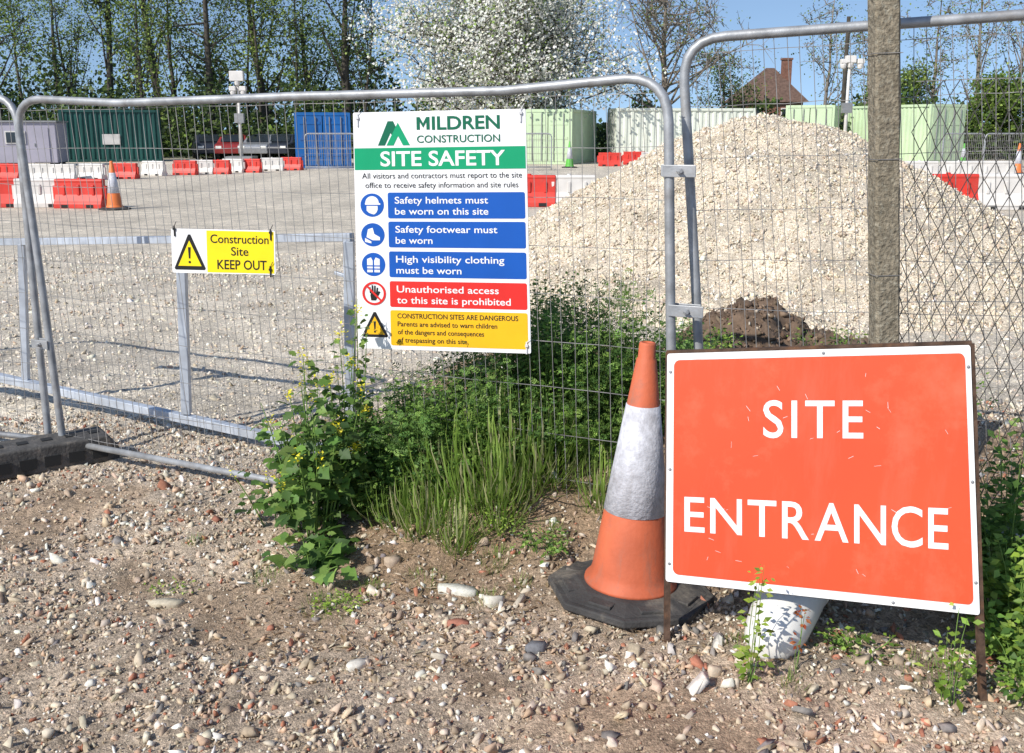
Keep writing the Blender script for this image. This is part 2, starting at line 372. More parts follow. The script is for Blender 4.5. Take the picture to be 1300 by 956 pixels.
npmesh('heap_body', V, Fc, M['ground'], hp, np.tile(np.array((.66,.565,.435)), (len(V), 1))*(1+.08*wav(V[:, 0]*2, V[:, 1]*2))[:, None], smooth=True)
x = rng.uniform(-2, 8.6, 62000); y = rng.uniform(7.4, 13.2, 62000); h = heap_h(x, y); k = h > -.02; x, y, h = x[k], y[k], h[k]; n = len(x)
s = .007+rng.gamma(1.6, .0042, n); s = np.minimum(s, .036)
o = stones('heap_stones', np.stack([x, y, h+s*.25], 1), s, M['stone'], pal(n, [(.70,.61,.47),(.76,.68,.55),(.60,.50,.37),(.46,.37,.27),(.82,.78,.70)], (5,4,3,1.6,1.2), .14), parent=hp, flat=.8)
tag(o, kind='stuff')
so = P(970, 440, 5.3)
def soilh(X, Y):
    r = np.sqrt((X/1.05)**2+(Y/.62)**2)
    return .37*np.clip(1-r**1.2, 0, 1)*(1+.20*np.sin(4*X+1.9)-.14*np.sin(9*X))+.04*wav(X*7, Y*7)*np.clip(1.2-r, 0, 1)
X, Y = np.meshgrid(np.linspace(-1.08, 1.08, 96), np.linspace(-.64, .64, 60)); r = np.sqrt((X/1.05)**2+(Y/.62)**2)
Z = soilh(X, Y)+rng.normal(0, .014, X.shape); Z = np.where(r > 1, -.25, Z)
V = np.stack([X+so.x, Y+so.y, Z+.35], 2).reshape(-1, 3); nx = 96; ii = (np.arange(59)[:, None]*nx+np.arange(95)[None]).reshape(-1)
sh = empty('soil_heap', (so.x, so.y, .35), 'small dark brown soil heap behind the fence joint', 'soil heap')
npmesh('heap_body', V, np.stack([ii, ii+1, ii+nx+1, ii+nx], 1), M['soil'], sh)
a = rng.uniform(0, 2*PI, 3600); q = np.sqrt(rng.random(3600)); xx = q*1.02*np.cos(a); yy = q*.6*np.sin(a)
s = .004+rng.gamma(1.3, .005, 3600)
tag(stones('soil_clods', np.stack([so.x+xx, so.y+yy, .355+soilh(xx, yy)], 1), s, M['stone'], pal(3600, [(.16,.11,.075),(.12,.08,.055),(.24,.17,.12),(.48,.41,.32)], (5,4,3,.6)), parent=sh, flat=.8), kind='stuff')

# ------------------------------------------------------------------ mesh fence panels
def line_plane(A, B):
    d = (B-A); n = Vector((-d.y, d.x, 0)).normalized()
    if n.y > 0: n = -n
    return A.copy(), n
def hit(px, py, pl, off=0):
    p0, n = pl; r = ray(px, py); t = (p0-CAM).dot(n)/r.dot(n); return CAM+r*t+n*off
def corner(a, b, c, r, k=6):
    u = (a-b).normalized()*r; v = (c-b).normalized()*r
    return [b+u*(1-t)**2+v*t**2 for t in [i/k for i in range(k+1)]]
def fence_panel(name, label, BL, BR, TL, TR, nv, nh, rc=.16, r=.019, group=None, sag=.0, wr=.0015, foot_l=.12, foot_r=.12, bow=None, hang=True):
    root = empty(name, ((BL.x+BR.x)/2, (BL.y+BR.y)/2, 0), label, 'fence', group)
    f = MB()
    dl = (BL-TL).normalized(); dr = (BR-TR).normalized()
    mids = []
    for t in (.2, .4, .5, .6, .8):
        p = TL.lerp(TR, t)
        if bow: p = p+Vector((0, 0, bow(t)))
        mids.append(p)
    path = [BL+dl*foot_l, BL]+[BL.lerp(TL, .5)+Vector((.004, 0, 0))]+corner(BL, TL, TR, rc)+mids+corner(TL, TR, BR, rc)+[BR.lerp(TR, .5)+Vector((-.004, 0, 0)), BR, BR+dr*foot_r]
    f.tube(path, r, 12); f.build('frame', M['galv'], root, smooth=True)
    b = MB(); b.tube([BL, BL.lerp(BR, .5)+Vector((0, 0, -.01)), BR], r*.85, 10); b.build('bottom_rail', M['galv'], root, smooth=True)
    w = MB(); dd = (BR-BL).normalized(); pn = Vector((-dd.y, dd.x, 0))
    for i in range(1, nv):
        s_ = i/nv
        p0 = BL.lerp(BR, s_); p1 = TL.lerp(TR, s_)
        if bow: p1 = p1+Vector((0, 0, bow(s_)))
        pts = []
        for t in (0, .25, .5, .75, 1):
            pts.append(p0.lerp(p1, t)+dd*(random.uniform(-.006, .006)+.009*math.sin(5*s_+3*t))+pn*random.uniform(-.003, .003))
        if s_*(BR-BL).length < rc or (1-s_)*(BR-BL).length < rc: pts[-1] = p0.lerp(p1, .97)
        w.tube(pts, wr, 4, False)
    for k in range(nh+1):
        t = .02+.95*k/nh; pts = []
        for q in range(13):
            s_ = q/12; pts.append(BL.lerp(BR, s_).lerp(TL.lerp(TR, s_), t)+pn*.004+Vector((0, 0, random.uniform(-.004, .004)+sag*math.sin(PI*s_)*random.uniform(.3, 1))))
        w.tube(pts, wr*1.1, 4, False)
    w.build('wire_mesh', M['wire'], root)
    return root
B1 = P(80, 560, 5.0); B2 = P(857, 700, 3.75); pl1 = line_plane(B1, B2); T1 = hit(19, 127, pl1); T2 = hit(848, 98, pl1)
f1 = fence_panel('mesh_fence_panel', 'wire mesh site fence panel that carries the white safety board', B1, B2, T1, T2, 66, 9, bow=lambda t: -.035*math.sin(PI*t)-.01*math.sin(3*PI*t), sag=-.004)
B3 = P(896, 640, 3.85); B4 = P(1420, 690, 3.48); pl2 = line_plane(B3, B4); T3 = hit(866, 50, pl2); T4 = hit(1420, 10, pl2)
f2 = fence_panel('mesh_fence_panel', 'taller wire mesh fence panel behind the red entrance sign', B3, B4, T3, T4, 34, 9)
B0 = P(62, 558, 5.08); BM = P(-420, 500, 6.6); pl0 = line_plane(BM, B0); T0 = hit(20, 124, pl0); TM = hit(-420, 110, pl0)
f0 = fence_panel('mesh_fence_panel', 'wire mesh fence panel running out of frame at far left', BM, B0, TM, T0, 50, 9)
def coupler(px, py, pl, w, label):
    c = hit(px, py, pl, .0); root = empty('fence_coupler', c, label, 'fence clamp')
    R = Matrix.Rotation(math.atan2(-(pl[1].x), -pl[1].y)*-1, 3, 'Z')
    for s_ in (-1, 1):
        b = MB(); b.box(c+Vector((0, s_*.024, 0)), (w, .006, .045), R); bevel(b.build('clamp_plate', M['galv'], root), .002)
    q = MB(); q.lathe([(.012, 0), (.012, .012), (.006, .013), (.006, .03)], 6, c+Vector((0, -.027, 0)), Matrix.Rotation(PI/2, 3, 'X')); q.build('bolt', M['galv'], root)
coupler(861, 217, pl1, .125, 'upper steel clamp joining the two mesh fence panels')
coupler(869, 394, pl1, .135, 'lower steel clamp joining the two mesh fence panels')
coupler(53, 436, pl1, .11, 'steel clamp joining the two fence panels at far left')
def block(c, az, label, L_=.66, W_=.23, Hh=.14):
    root = empty('fence_foot_block', c, label, 'fence foot', rz=0)
    R = Matrix.Rotation(az, 3, 'Z'); b = MB()
    prof = [(-L_/2, 0), (L_/2, 0), (L_/2, Hh*.55), (L_/2-.05, Hh), (-L_/2+.05, Hh), (-L_/2, Hh*.55)]
    f = lambda s_: (lambda p: Vector(c)+R @ Vector((p[0], s_*W_/2, p[1])))
    b.extrude(prof, f(-1), f(1)); bevel(b.build('block_body', M['footblock'], root), .012, 3)
    for i in range(5):
        q = MB(); q.box(Vector(c)+R @ Vector((-L_/2+.10+i*(L_-.2)/4, -W_/2-.002, Hh*.42)), (.075, .012, .055), R); q.build('pocket', M['tyre'], root)
        q = MB(); q.box(Vector(c)+R @ Vector((-L_/2+.10+i*(L_-.2)/4, 0, Hh+.001)), (.05, .05, .006), R); q.build('pocket', M['tyre'], root)
c = G(62, 590); c.z = H(c.x, c.y)-.01
block(c, .62, 'black rubber block foot holding the fence posts at far left')

A_ = P(0, 478, 6.1); B_ = P(440, 570, 4.9)
plg = line_plane(A_, B_)
g_ = empty('yard_gate', (hit(232, 540, plg).x, hit(232, 540, plg).y, 0), 'low galvanised box section gate standing behind the mesh fence', 'gate')
def gbeam(nm, a, b, r=.03, pl=plg):
    m_ = MB(); m_.tube([hit(*a, pl), hit(*b, pl)], r, 4); return bevel(m_.build(nm, M['galv_flat'], g_), .003)
gbeam('top_rail', (-60, 308), (447, 301), .028); gbeam('bottom_rail', (-60, 466), (470, 583), .034)
gbeam('upright', (230, 320), (237, 525), .034); gbeam('upright', (443, 306), (446, 575), .036); gbeam('upright', (28, 310), (33, 482), .028)
gbeam('latch', (443, 352), (425, 346), .012)

# ------------------------------------------------------------------ signs
def text_data(s, bold=.0):
    cu = bpy.data.curves.new('t', 'FONT'); cu.body = s; cu.size = 1; cu.offset = bold; cu.resolution_u = 4
    o = bpy.data.objects.new('t', cu); C.objects.link(o)
    dg = bpy.context.evaluated_depsgraph_get(); dg.update()
    me = bpy.data.meshes.new_from_object(o.evaluated_get(dg))
    v = [tuple(q.co) for q in me.vertices]; f = [tuple(p.vertices) for p in me.polygons]
    bpy.data.objects.remove(o); bpy.data.curves.remove(cu); bpy.data.meshes.remove(me)
    return v, f
_v, _ = text_data('H'); CAPH = max(q[1] for q in _v)
class Sign:
    def __init__(s, root, quad, pl, W, Hh): s.root = root; s.q = quad; s.pl = pl; s.W = W; s.H = Hh
    def at(s, a, b, off=0):
        u, v = a/s.W, b/s.H; q = s.q
        px = (1-v)*((1-u)*q[0][0]+u*q[1][0])+v*((1-u)*q[3][0]+u*q[2][0])
        py = (1-v)*((1-u)*q[0][1]+u*q[1][1])+v*((1-u)*q[3][1]+u*q[2][1])
        return hit(px, py, s.pl, off)
    def polys(s, name, polys, off, m, parent=None):
        mb = MB()
        for p in polys: mb.add([s.at(a, b, off) for a, b in p], [tuple(range(len(p)))])
        o = mb.build(name, m, parent or s.root)
        me = o.data; me.update()
        if me.polygons[0].normal.dot(s.pl[1]) < 0: me.flip_normals()
        return o
    def rr(s, x0, y0, x1, y1, r, n=5):
        out = []
        for cx, cy, a0 in ((x1-r, y0+r, -90), (x1-r, y1-r, 0), (x0+r, y1-r, 90), (x0+r, y0+r, 180)):
            for i in range(n+1):
                a = math.radians(a0+90*i/n); out.append((cx+r*math.cos(a), cy+r*math.sin(a)))
        return out
    def circ(s, cx, cy, r, n=28, a0=0, a1=360): return [(cx+r*math.cos(math.radians(a0+(a1-a0)*i/n)), cy+r*math.sin(math.radians(a0+(a1-a0)*i/n))) for i in range(n if a1-a0 == 360 else n+1)]
    def plate(s, name, x0, y0, x1, y1, r, th, m):
        mb = MB(); p = s.rr(x0, y0, x1, y1, r); mb.extrude(p, lambda q: s.at(q[0], q[1], -th), lambda q: s.at(q[0], q[1], 0))
        return mb.build(name, m, s.root)
    def text(s, t, x0, x1, base, cap, m, off=.002, bold=.01, name='lettering', extra=None):
        v, f = text_data(t, bold); xs = [q[0] for q in v]; a, b = min(xs), max(xs)
        mb = MB(); mb.add([s.at(x0+(q[0]-a)/(b-a)*(x1-x0), base-q[1]/CAPH*cap, off) for q in v], f)
        if extra:
            for p in extra: mb.add([s.at(c_, d_, off) for c_, d_ in p], [tuple(range(len(p)))])
        return mb.build(name, m, s.root)
    def ring(s, cx, cy, r0, r1, n=32):
        a = s.circ(cx, cy, r0, n); b = s.circ(cx, cy, r1, n)
        return [[a[i], a[(i+1) % n], b[(i+1) % n], b[i]] for i in range(n)]
plb = (pl1[0]+pl1[1]*.030, pl1[1])
quad = [(448, 143), (667, 138), (674, 449), (455, 442)]
rt = empty('safety_board', hit(561, 295, plb), 'tall white site safety board with green, blue, red and yellow bands hung on the fence', 'sign')
S = Sign(rt, quad, plb, 220, 303)
S.plate('board_panel', 0, 0, 220, 303, 2, .004, M['bwhite'])
S.polys('emblem', [[(31,43),(44,12),(51,12),(57,25),(51,35),(47.5,27),(40,43)]], .001, M['dgreen'])
S.polys('emblem', [[(42,43),(57,14),(72,43),(63,43),(57,31),(51,43)]], .0015, M['green'])
mx0, mx1, mt, mbs = 81, 97.5, 7.5, 23.5
Mp = [[(mx0,mt),(mx0+4,mt),(mx0+4,mbs),(mx0,mbs)], [(mx1-4,mt),(mx1,mt),(mx1,mbs),(mx1-4,mbs)], [(mx0+4.02,mt),(mx0+8.25,mt+8),(mx0+8.25,mt+13.5),(mx0+4.02,mt+6)], [(mx1-4.02,mt),(mx1-4.02,mt+6),(mx1-8.25,mt+13.5),(mx1-8.25,mt+8)]]
S.text('ILDREN', 100.5, 187, 23.5, 16, M['dgreen'], bold=.022, extra=Mp)
S.text('CONSTRUCTION', 81, 187, 40, 9, M['dgreen'], bold=.010)
S.polys('green_band', [[(1,46),(219,46),(219,74),(1,74)]], .001, M['green'])
S.text('SITE SAFETY', 34, 193, 69, 18, M['bwhite'], bold=.018)
S.text('All visitors and contractors must report to the site', 10, 214, 85, 7, M['black'], bold=.0)
S.text('office to receive safety information and site rules', 14, 209, 97, 7, M['black'], bold=.0)
rows = [(103, 136, 'blue'), (140, 173, 'blue'), (178, 211, 'blue'), (216, 249, 'red'), (253, 298, 'yellow')]
names = {'blue': 'blue_band', 'red': 'red_band', 'yellow': 'yellow_band'}
for y0, y1, m_ in rows: S.polys(names[m_], [S.rr(42, y0, 217, y1, 2.5)], .001, M[m_])
for t1, t2, w1, w2, y0 in (('Safety helmets must', 'be worn on this site', 119, 119, 103), ('Safety footwear must', 'be worn', 130, 47, 140), ('High visibility clothing', 'must be worn', 138, 83, 178), ('Unauthorised access', 'to this site is prohibited', 130, 145, 216)):
    S.text(t1, 51, 51+w1, y0+14, 8.4, M['bwhite'], bold=.008); S.text(t2, 51, 51+w2, y0+28, 8.4, M['bwhite'], bold=.008)
for i, (t, w) in enumerate((('CONSTRUCTION SITES ARE DANGEROUS', 154), ('Parents are advised to warn children', 127), ('of the dangers and consequences', 110), ('of trespassing on this site.', 90))):
    S.text(t, 51, 51+w, 263+i*10.2, 6.0, M['black'], bold=.012)
for cy in (119, 157, 195):
    S.polys('symbol_disc', [S.circ(22, cy, 15)], .001, M['blue'])
S.polys('helmet_symbol', [S.circ(22, 116, 8.5, 14, 180, 360)+[(32.5,117),(32.5,118.5),(13,118.5),(13,116)]], .002, M['bwhite']); S.polys('face_symbol', [[(15,120),(29,120),(29,125),(27,129),(24,131),(18,129),(15,126)]], .002, M['bwhite'])
S.polys('boot_symbol', [[(16,150),(22,148),(24,156),(31,160),(31,164),(22,164),(14,160)]], .002, M['bwhite']); S.polys('boot_symbol', [[(12,161),(20,165.5),(20,168),(12,166)]], .002, M['bwhite'])
for xo in (0, 9):
    S.polys('vest_symbol', [[(14,188),(19,186),(21,190),(21,205),(14,205)] if xo == 0 else [(23,190),(25,186),(30,188),(30,205),(23,205)]], .002, M['bwhite'])
    for yo in (196, 200): S.polys('vest_stripe', [[(14+xo,yo),(21+xo,yo),(21+xo,yo+1.5),(14+xo,yo+1.5)]], .003, M['blue'])
hand = [[(17,234),(19,231),(25,231),(28,229),(30,230),(26,237),(24,241),(18,241)]]
for fx, top, dx in ((17.5, 224, -1), (20.2, 221.5, -.3), (22.8, 222, .3), (25.3, 224.5, 1)): hand.append([(fx-1, 232), (fx-1+dx, top), (fx+.9+dx, top), (fx+1, 232)])
S.polys('hand_symbol', hand, .002, M['black'])
S.polys('prohibition_ring', S.ring(22, 232, 12.2, 15), .003, M['red'])
S.polys('prohibition_bar', [[(12,223.5),(13.8,221.8),(32,240.5),(30.2,242.2)]], .0035, M['red'])
def warn(S, cx, top, w, h, mi, px='warning_triangle'):
    S.polys(px, [[(cx-1.5,top),(cx+1.5,top),(cx+w/2,top+h-2),(cx+w/2-1.5,top+h),(cx-w/2+1.5,top+h),(cx-w/2,top+h-2)]], .001, M['black'])
    S.polys(px, [[(cx,top+h*.17),(cx+w*.37,top+h*.89),(cx-w*.37,top+h*.89)]], .002, mi)
    S.polys('exclamation_mark', [[(cx-w*.045,top+h*.36),(cx+w*.045,top+h*.36),(cx+w*.025,top+h*.68),(cx-w*.025,top+h*.68)], S.circ(cx, top+h*.78, w*.042, 10)], .003, M['black'])
warn(S, 22, 256, 33, 32, M['yellow'])
def ties(S, spots, m):
    for a, b in spots:
        mb = MB(); c = S.at(a, b, .004); mb.box(c, (.006, .006, .05)); mb.box(c+Vector((0, -.004, .01)), (.012, .006, .010))
        mb.tube([c+Vector((0, 0, .02)), c+Vector((.015, -.012, .045))], .0015, 4)
        mb.build('cable_tie', m, S.root)
ties(S, [(6, 10), (214, 8), (5, 295), (215, 296)], M['wtie'])
plk = (pl1[0]+pl1[1]*.026, pl1[1])
rt = empty('keep_out_sign', hit(284, 320, plk), 'small white and yellow keep out sign tied to the fence', 'sign')
S = Sign(rt, [(217, 290), (349, 293), (350, 349), (219, 346)], plk, 132, 56)
S.plate('sign_panel', 0, 0, 132, 56, 2, .003, M['bwhite'])
S.polys('yellow_field', [[(45,1.5),(130.5,1.5),(130.5,54.5),(45,54.5)]], .001, M['yellow2'])
warn(S, 23, 7, 40, 45, M['yellow2'])
S.text('Construction', 50, 124, 17, 10.5, M['black'], bold=.010); S.text('Site', 76, 98, 32.5, 10.5, M['black'], bold=.010); S.text('KEEP OUT', 58, 121, 50, 11.5, M['black'], bold=.014)
ties(S, [(5, 3), (127, 5), (126, 52)], M['tie'])
TL = P(847, 449, 3.24); TR = P(1232, 438, 2.93); BL = P(845, 738, 3.10)
nrm = (TR-TL).cross(BL-TL).normalized()
if nrm.y > 0: nrm = -nrm
ple = (TL, nrm); quad = [(847, 449), (1232, 438), (1244, 781), (845, 738)]
be = hit(1040, 840, ple); rt = empty('entrance_sign', (be.x, be.y, 0), 'large faded red entrance sign with white letters on a rusty folding frame', 'sign')
S = Sign(rt, quad, ple, 1050, 750)
S.plate('sign_panel', 0, 0, 1050, 750, 9, .003, M['swhite'])
S.polys('red_field', [S.rr(24, 22, 1030, 724, 20)], .0012, M['sred'])
def word(t, x0, x1, yb0, yb1, c0, c1, bold, gap):
    ws = []
    for ch in t:
        v, f = text_data(ch, bold); xs = [q[0] for q in v]; ws.append(max(xs)-min(xs))
    tot = sum(ws)+gap*(len(t)-1); k = 0.; mb = MB()
    for ch, w in zip(t, ws):
        v, f = text_data(ch, bold); a = min(q[0] for q in v); vs = []
        for q in v:
            u = (k+q[0]-a)/tot; vs.append(hit(x0+u*(x1-x0), (yb0+u*(yb1-yb0))-q[1]/CAPH*(c0+u*(c1-c0)), ple, .0025))
        mb.add(vs, f); k += w+gap
    return mb.build('lettering', M['swhite'], rt)
word('SITE', 969, 1096, 555, 556, 46, 47, .008, .16)
word('ENTRANCE', 869, 1204, 674, 697, 43, 51, .008, .115)
for i in range(30):
    a, b = random.uniform(60, 980), random.uniform(50, 690); l = random.uniform(4, 24); an = random.uniform(-.6, .6)+random.choice([0, 1.4])
    w = random.uniform(.5, 1.2); S.polys('scratch', [[(a, b), (a+l*math.cos(an), b+l*math.sin(an)), (a+l*math.cos(an)-w*math.sin(an), b+l*math.sin(an)+w*math.cos(an)), (a-w*math.sin(an), b+w*math.cos(an))]], .0018, M['swhite'])
def ex(a, b, off=0): return S.at(a, b, off)
def leg(a0, b0, zg, nm='front_leg', m_='rust'):
    p = ex(a0, b0, -.018); d = (ex(a0, 750, -.018)-p).normalized(); q = p+d*((zg-p.z)/d.z)
    mb = MB(); mb.tube([p, q], .014, 4); return mb.build(nm, M[m_], rt)
leg(2, -2, H(be.x, be.y)-.02); leg(1050, -4, -.02)
mb = MB(); mb.tube([ex(-4, -3, -.015), ex(1056, -5, -.015)], .010, 4); mb.build('top_bar', M['rust'], rt)
mb = MB(); mb.tube([ex(-4, 748, -.018), ex(1054, 748, -.018)], .009, 4); mb.build('lower_bar', M['rust'], rt)
for a in (0, 1052):
    p = ex(a, 0, -.03); q = ex(a, 750, 0); q = Vector((q.x+.12, q.y+.52, .03+H(q.x, q.y+.5)))
    mb = MB(); mb.tube([p, q], .014, 4); mb.build('rear_leg', M['rust'], rt)
for a, b in ((12, 60), (1040, 60), (12, 690), (1040, 660), (540, 11), (300, 740), (760, 740), (1040, 380), (12, 380)):
    mb = MB(); c = ex(a, b, .001); mb.lathe([(.005, 0), (.005, .002), (.002, .004)], 10, c, nrm.to_track_quat('Z', 'Y').to_matrix()); mb.build('rivet', M['galv'], rt)

# ------------------------------------------------------------------ traffic cones
def make_cone(label, group=None, body=M['orange']):
    r = empty('traffic_cone', (0, 0, 0), label, 'traffic cone', group)
    b = MB(); b.lathe([(.172, .046), (.170, .058), (.152, .075), (.145, .10), (.036, .885), (.031, .893), (.030, .94), (.027, .947), (.019, .948), (.018, .90)], 40, capt=False)
    b.build('cone_body', body, r, smooth=True, world=False)
    b = MB(); f = lambda z: .145-(z-.10)*(.111/.795)+.003
    b.lathe([(f(.325)-.003, .325), (f(.325), .326), (f(.72), .72), (f(.72)-.003, .721)], 40, capb=False, capt=False); b.build('reflective_sleeve', M['sleeve'], r, smooth=True, world=False)
    b = MB(); R8 = [(.285/math.cos(PI/8)*math.cos(PI/8+k*PI/4), .285/math.cos(PI/8)*math.sin(PI/8+k*PI/4)) for k in range(8)]
    b.extrude(R8, lambda p: Vector((p[0], p[1], 0)), lambda p: Vector((p[0], p[1], .028)))
    b.extrude(R8, lambda p: Vector((p[0]*.93, p[1]*.93, .0285)), lambda p: Vector((p[0]*.66, p[1]*.66, .048)))
    base = bevel(b.build('base', M['rubber'], r, world=False), .006, 2)
    for k in range(8):
        q = MB(); a = k*PI/4; R = Matrix.Rotation(a, 3, 'Z'); q.box(R @ Vector((.225, 0, .038)), (.05, .09, .012), R)
        bevel(q.build('base_rib', M['rubber'], base, world=False), .003)
    return r
cone = make_cone('tall weathered orange and white traffic cone beside the red entrance sign')
cone.location = (.437, 3.43, H(.437, 3.43)-.004); cone.rotation_euler = (math.radians(-1), math.radians(3.0), math.radians(12))
def far_cone(px, py, s, label, m=None, tilt=0):
    c = copy_tree(cone); g = G(px, py); c.location = g; c.scale = (s, s, s); c.rotation_euler = (0, tilt, 0); c['label'] = label
    if m:
        for ch in c.children:
            if ch.name.startswith('cone_body'): ch.data = ch.data.copy(); ch.data.materials[0] = m
    return c
far_cone(146, 266, 1.1, 'orange and white traffic cone beside the red barriers in the left of the yard', M['coneor'])
far_cone(723, 213, 1.25, 'green traffic cone in front of the pale green container beside the board', M['conegreen'])
far_cone(1222, 209, 1.1, 'green traffic cone right of the rightmost container', M['conegreen'])
far_cone(1291, 221, 1.25, 'orange traffic cone at the far right of the yard', M['coneor'])

# ------------------------------------------------------------------ concrete post + chain link
pb_ = P(1122, 440, 3.5); pt_ = P(1122, -90, 3.5); ax_ = pt_-pb_; ax_ = ax_/ax_.z
def pc(z): return pb_+ax_*(z-pb_.z)
root = empty('concrete_post', (pc(.2).x, pc(.2).y, H(pb_.x, pb_.y)-.05), 'weathered grey brown concrete fence post rising out of the top of the view', 'post')
mb = MB(); n = 40; ring = []
for i in range(n+1):
    z = .2+i*(2.5-.2)/n; w = .0425; c0 = pc(z)
    ring.append([Vector((c0.x+sx*w+random.uniform(-.002, .002), c0.y+sy*.045+random.uniform(-.002, .002), z)) for sx, sy in ((-.8,-1),(.8,-1),(1,-.8),(1,.8),(.8,1),(-.8,1),(-1,.8),(-1,-.8))])
vs = [v for r_ in ring for v in r_]; fs = [(i*8+k, i*8+(k+1) % 8, (i+1)*8+(k+1) % 8, (i+1)*8+k) for i in range(n) for k in range(8)]+[tuple(n*8+k for k in range(8))]
mb.add(vs, fs); mb.build('post_shaft', M['concrete'], root)
for z in (.75, 1.2, 1.6, 1.95):
    c0 = pc(z); mb = MB(); mb.tube([c0+Vector((-.047, -.048, 0)), c0+Vector((.047, -.048, .003)), c0+Vector((.048, .048, .003)), c0+Vector((-.047, .048, 0)), c0+Vector((-.047, -.048, 0))], .0015, 4); mb.build('tie_wire', M['wire'], root)
q0 = Vector((pc(1.2).x+.05, pc(1.2).y-.02, 0)); q1 = Vector((q0.x+1.25, q0.y-.14, 0)); dd = (q1-q0).normalized(); L_ = (q1-q0).length
root = empty('chain_link_fence', q0, 'old wire chain link fence running right from the concrete post', 'fence')
mb = MB(); cw = .056; rows_ = 27; cols_ = int(L_/cw)
def cl(u, z): return q0+dd*u+Vector((0, .012*math.sin(3*u+2*z), z+.01*math.sin(4*u)))
jr = [[(random.uniform(-.004, .004), random.uniform(-.003, .003)) for _ in range(rows_+1)] for _ in range(cols_+2)]
for i in range(cols_):
    pts = []; pts2 = []
    for k in range(rows_+1):
        z = .35+k*cw; j = jr[i][k]
        pts.append(cl(i*cw+(cw/2 if k % 2 else 0)+j[0], z+j[1])+Vector((0, .003*(1 if k % 2 else -1), 0)))
        j2 = jr[i+1][k] if k % 2 == 0 else jr[i][k]
        pts2.append(cl(i*cw+(cw/2 if k % 2 else cw)+j2[0], z+j2[1])+Vector((0, -.003, 0)))
    mb.tube(pts, .0018, 4, False); mb.tube(pts2, .0018, 4, False)
mb.build('link_mesh', M['dwire'], root)
mb = MB()
for z in (.37, 1.1, 1.86): mb.tube([cl(u*L_/14, z)+Vector((0, .004, 0)) for u in range(15)], .002, 4, False)
mb.tube([cl(.30, 2.02), cl(.33, 1.93), cl(.40, 1.83), cl(.5, 1.76), cl(.8, 1.7)], .002, 4)
mb.build('line_wire', M['wire'], root)

root = empty('drain_pipe', G(990, 825), 'white plastic pipe stub lying on the ground under the red sign', 'pipe')
p0 = P(985, 800, 3.02); p0.z = .085; p1 = Vector((1.02, 3.28, .15)); p2 = p1+Vector((.08, .12, .05))
mb = MB(); d = (p1-p0)
ax = [p0-d*.30+Vector((-.02, 0, -.02)), p0-d*.27+Vector((-.02, 0, -.02)), p0-d*.20+Vector((-.015, 0, -.015)), p0-d*.08+Vector((-.008, 0, -.008)), p0+d*.12, p0+d*.5, p1, p2]
mb.tube(ax, [.02, .05, .075, .092, .103, .110, .114, .114], 32); mb.build('pipe_body', M['pipe'], root, smooth=True)
mb = MB(); mb.tube([p1-d*.16, p1-d*.15, p1-d*.04, p1-d*.03], [.112, .119, .119, .112], 28); mb.build('socket_ring', M['pipe'], root, smooth=True)

# ------------------------------------------------------------------ plants in the foreground
def bush(name, label, cat, x, y, nst, h, spread, nl, ls, cols, tpl=LEAF, sr=.0025, w=None, lean=(0, 0), z0=None, tmin=.15, flowers=0, off=.05, droop=.3, radial=1., group=None, fs=.016):
    z0 = H(x, y) if z0 is None else z0
    root = empty(name, (x, y, z0), label, cat, group); mb = MB(); paths = []
    for i in range(nst):
        a = random.uniform(0, 2*PI); rr_ = spread*math.sqrt(random.random()); hh = h*random.uniform(.45, 1.05)*(1-.35*rr_/max(spread, 1e-3))
        b = Vector((x+.35*rr_*math.cos(a), y+.35*rr_*math.sin(a), z0-.01))
        e = Vector((x+rr_*math.cos(a)+lean[0], y+rr_*math.sin(a)+lean[1], z0+hh))
        m_ = b.lerp(e, .5)+Vector((random.uniform(-.03, .03), random.uniform(-.03, .03), hh*.12))
        pts = [(b*(1-t)**2+m_*2*t*(1-t)+e*t*t) for t in (0, .25, .5, .75, 1)]; paths.append(np.array([tuple(p) for p in pts]))
        mb.tube(pts, [sr, sr*.9, sr*.75, sr*.6, sr*.35], 5, False)
    mb.build('stems', M['stem'], root)
    paths = np.array(paths); sb = rng.uniform(.7, 1.35, nst); i = rng.integers(0, nst, nl); t = tmin+(1-tmin)*rng.random(nl)**.7; k = np.minimum((t*4).astype(int), 3); fr = (t*4-k)[:, None]
    pos = paths[i, k]*(1-fr)+paths[i, k+1]*fr
    az = rng.uniform(0, 2*PI, nl); d = np.stack([np.cos(az)*radial, np.sin(az)*radial, rng.normal(.15-droop*.5, .35, nl)], 1)
    pos = pos+unit(d)*(off*rng.random(nl))[:, None]
    nr = np.stack([rng.normal(-.3, .5, nl), rng.normal(-.45, .5, nl), np.ones(nl)], 1)
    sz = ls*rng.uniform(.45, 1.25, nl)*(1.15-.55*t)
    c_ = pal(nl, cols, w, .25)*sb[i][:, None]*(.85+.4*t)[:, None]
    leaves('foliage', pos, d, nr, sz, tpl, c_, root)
    if flowers:
        ti = rng.integers(0, max(nst*2//3, 1), flowers)
        tops = paths[ti, 4]+rng.normal(0, 1, (flowers, 3))*np.array([.013, .013, .017])
        az = rng.uniform(0, 2*PI, flowers); d = np.stack([np.cos(az), np.sin(az), rng.normal(.3, .4, flowers)], 1)
        leaves('flower_heads', tops, d, np.stack([rng.normal(0, .4, flowers)]*2+[np.ones(flowers)], 1), rng.uniform(.6, 1.1, flowers)*fs, LEAF, pal(flowers, [(.80,.70,.02),(.88,.80,.08)]), root, M['petal'])
    return root
G1 = [(.165,.28,.05),(.12,.22,.042),(.24,.36,.08),(.07,.14,.03)]
G2 = [(.14,.25,.06),(.10,.19,.05),(.21,.33,.08),(.06,.12,.03)]
G3 = [(.23,.34,.045),(.34,.44,.09),(.16,.26,.04)]
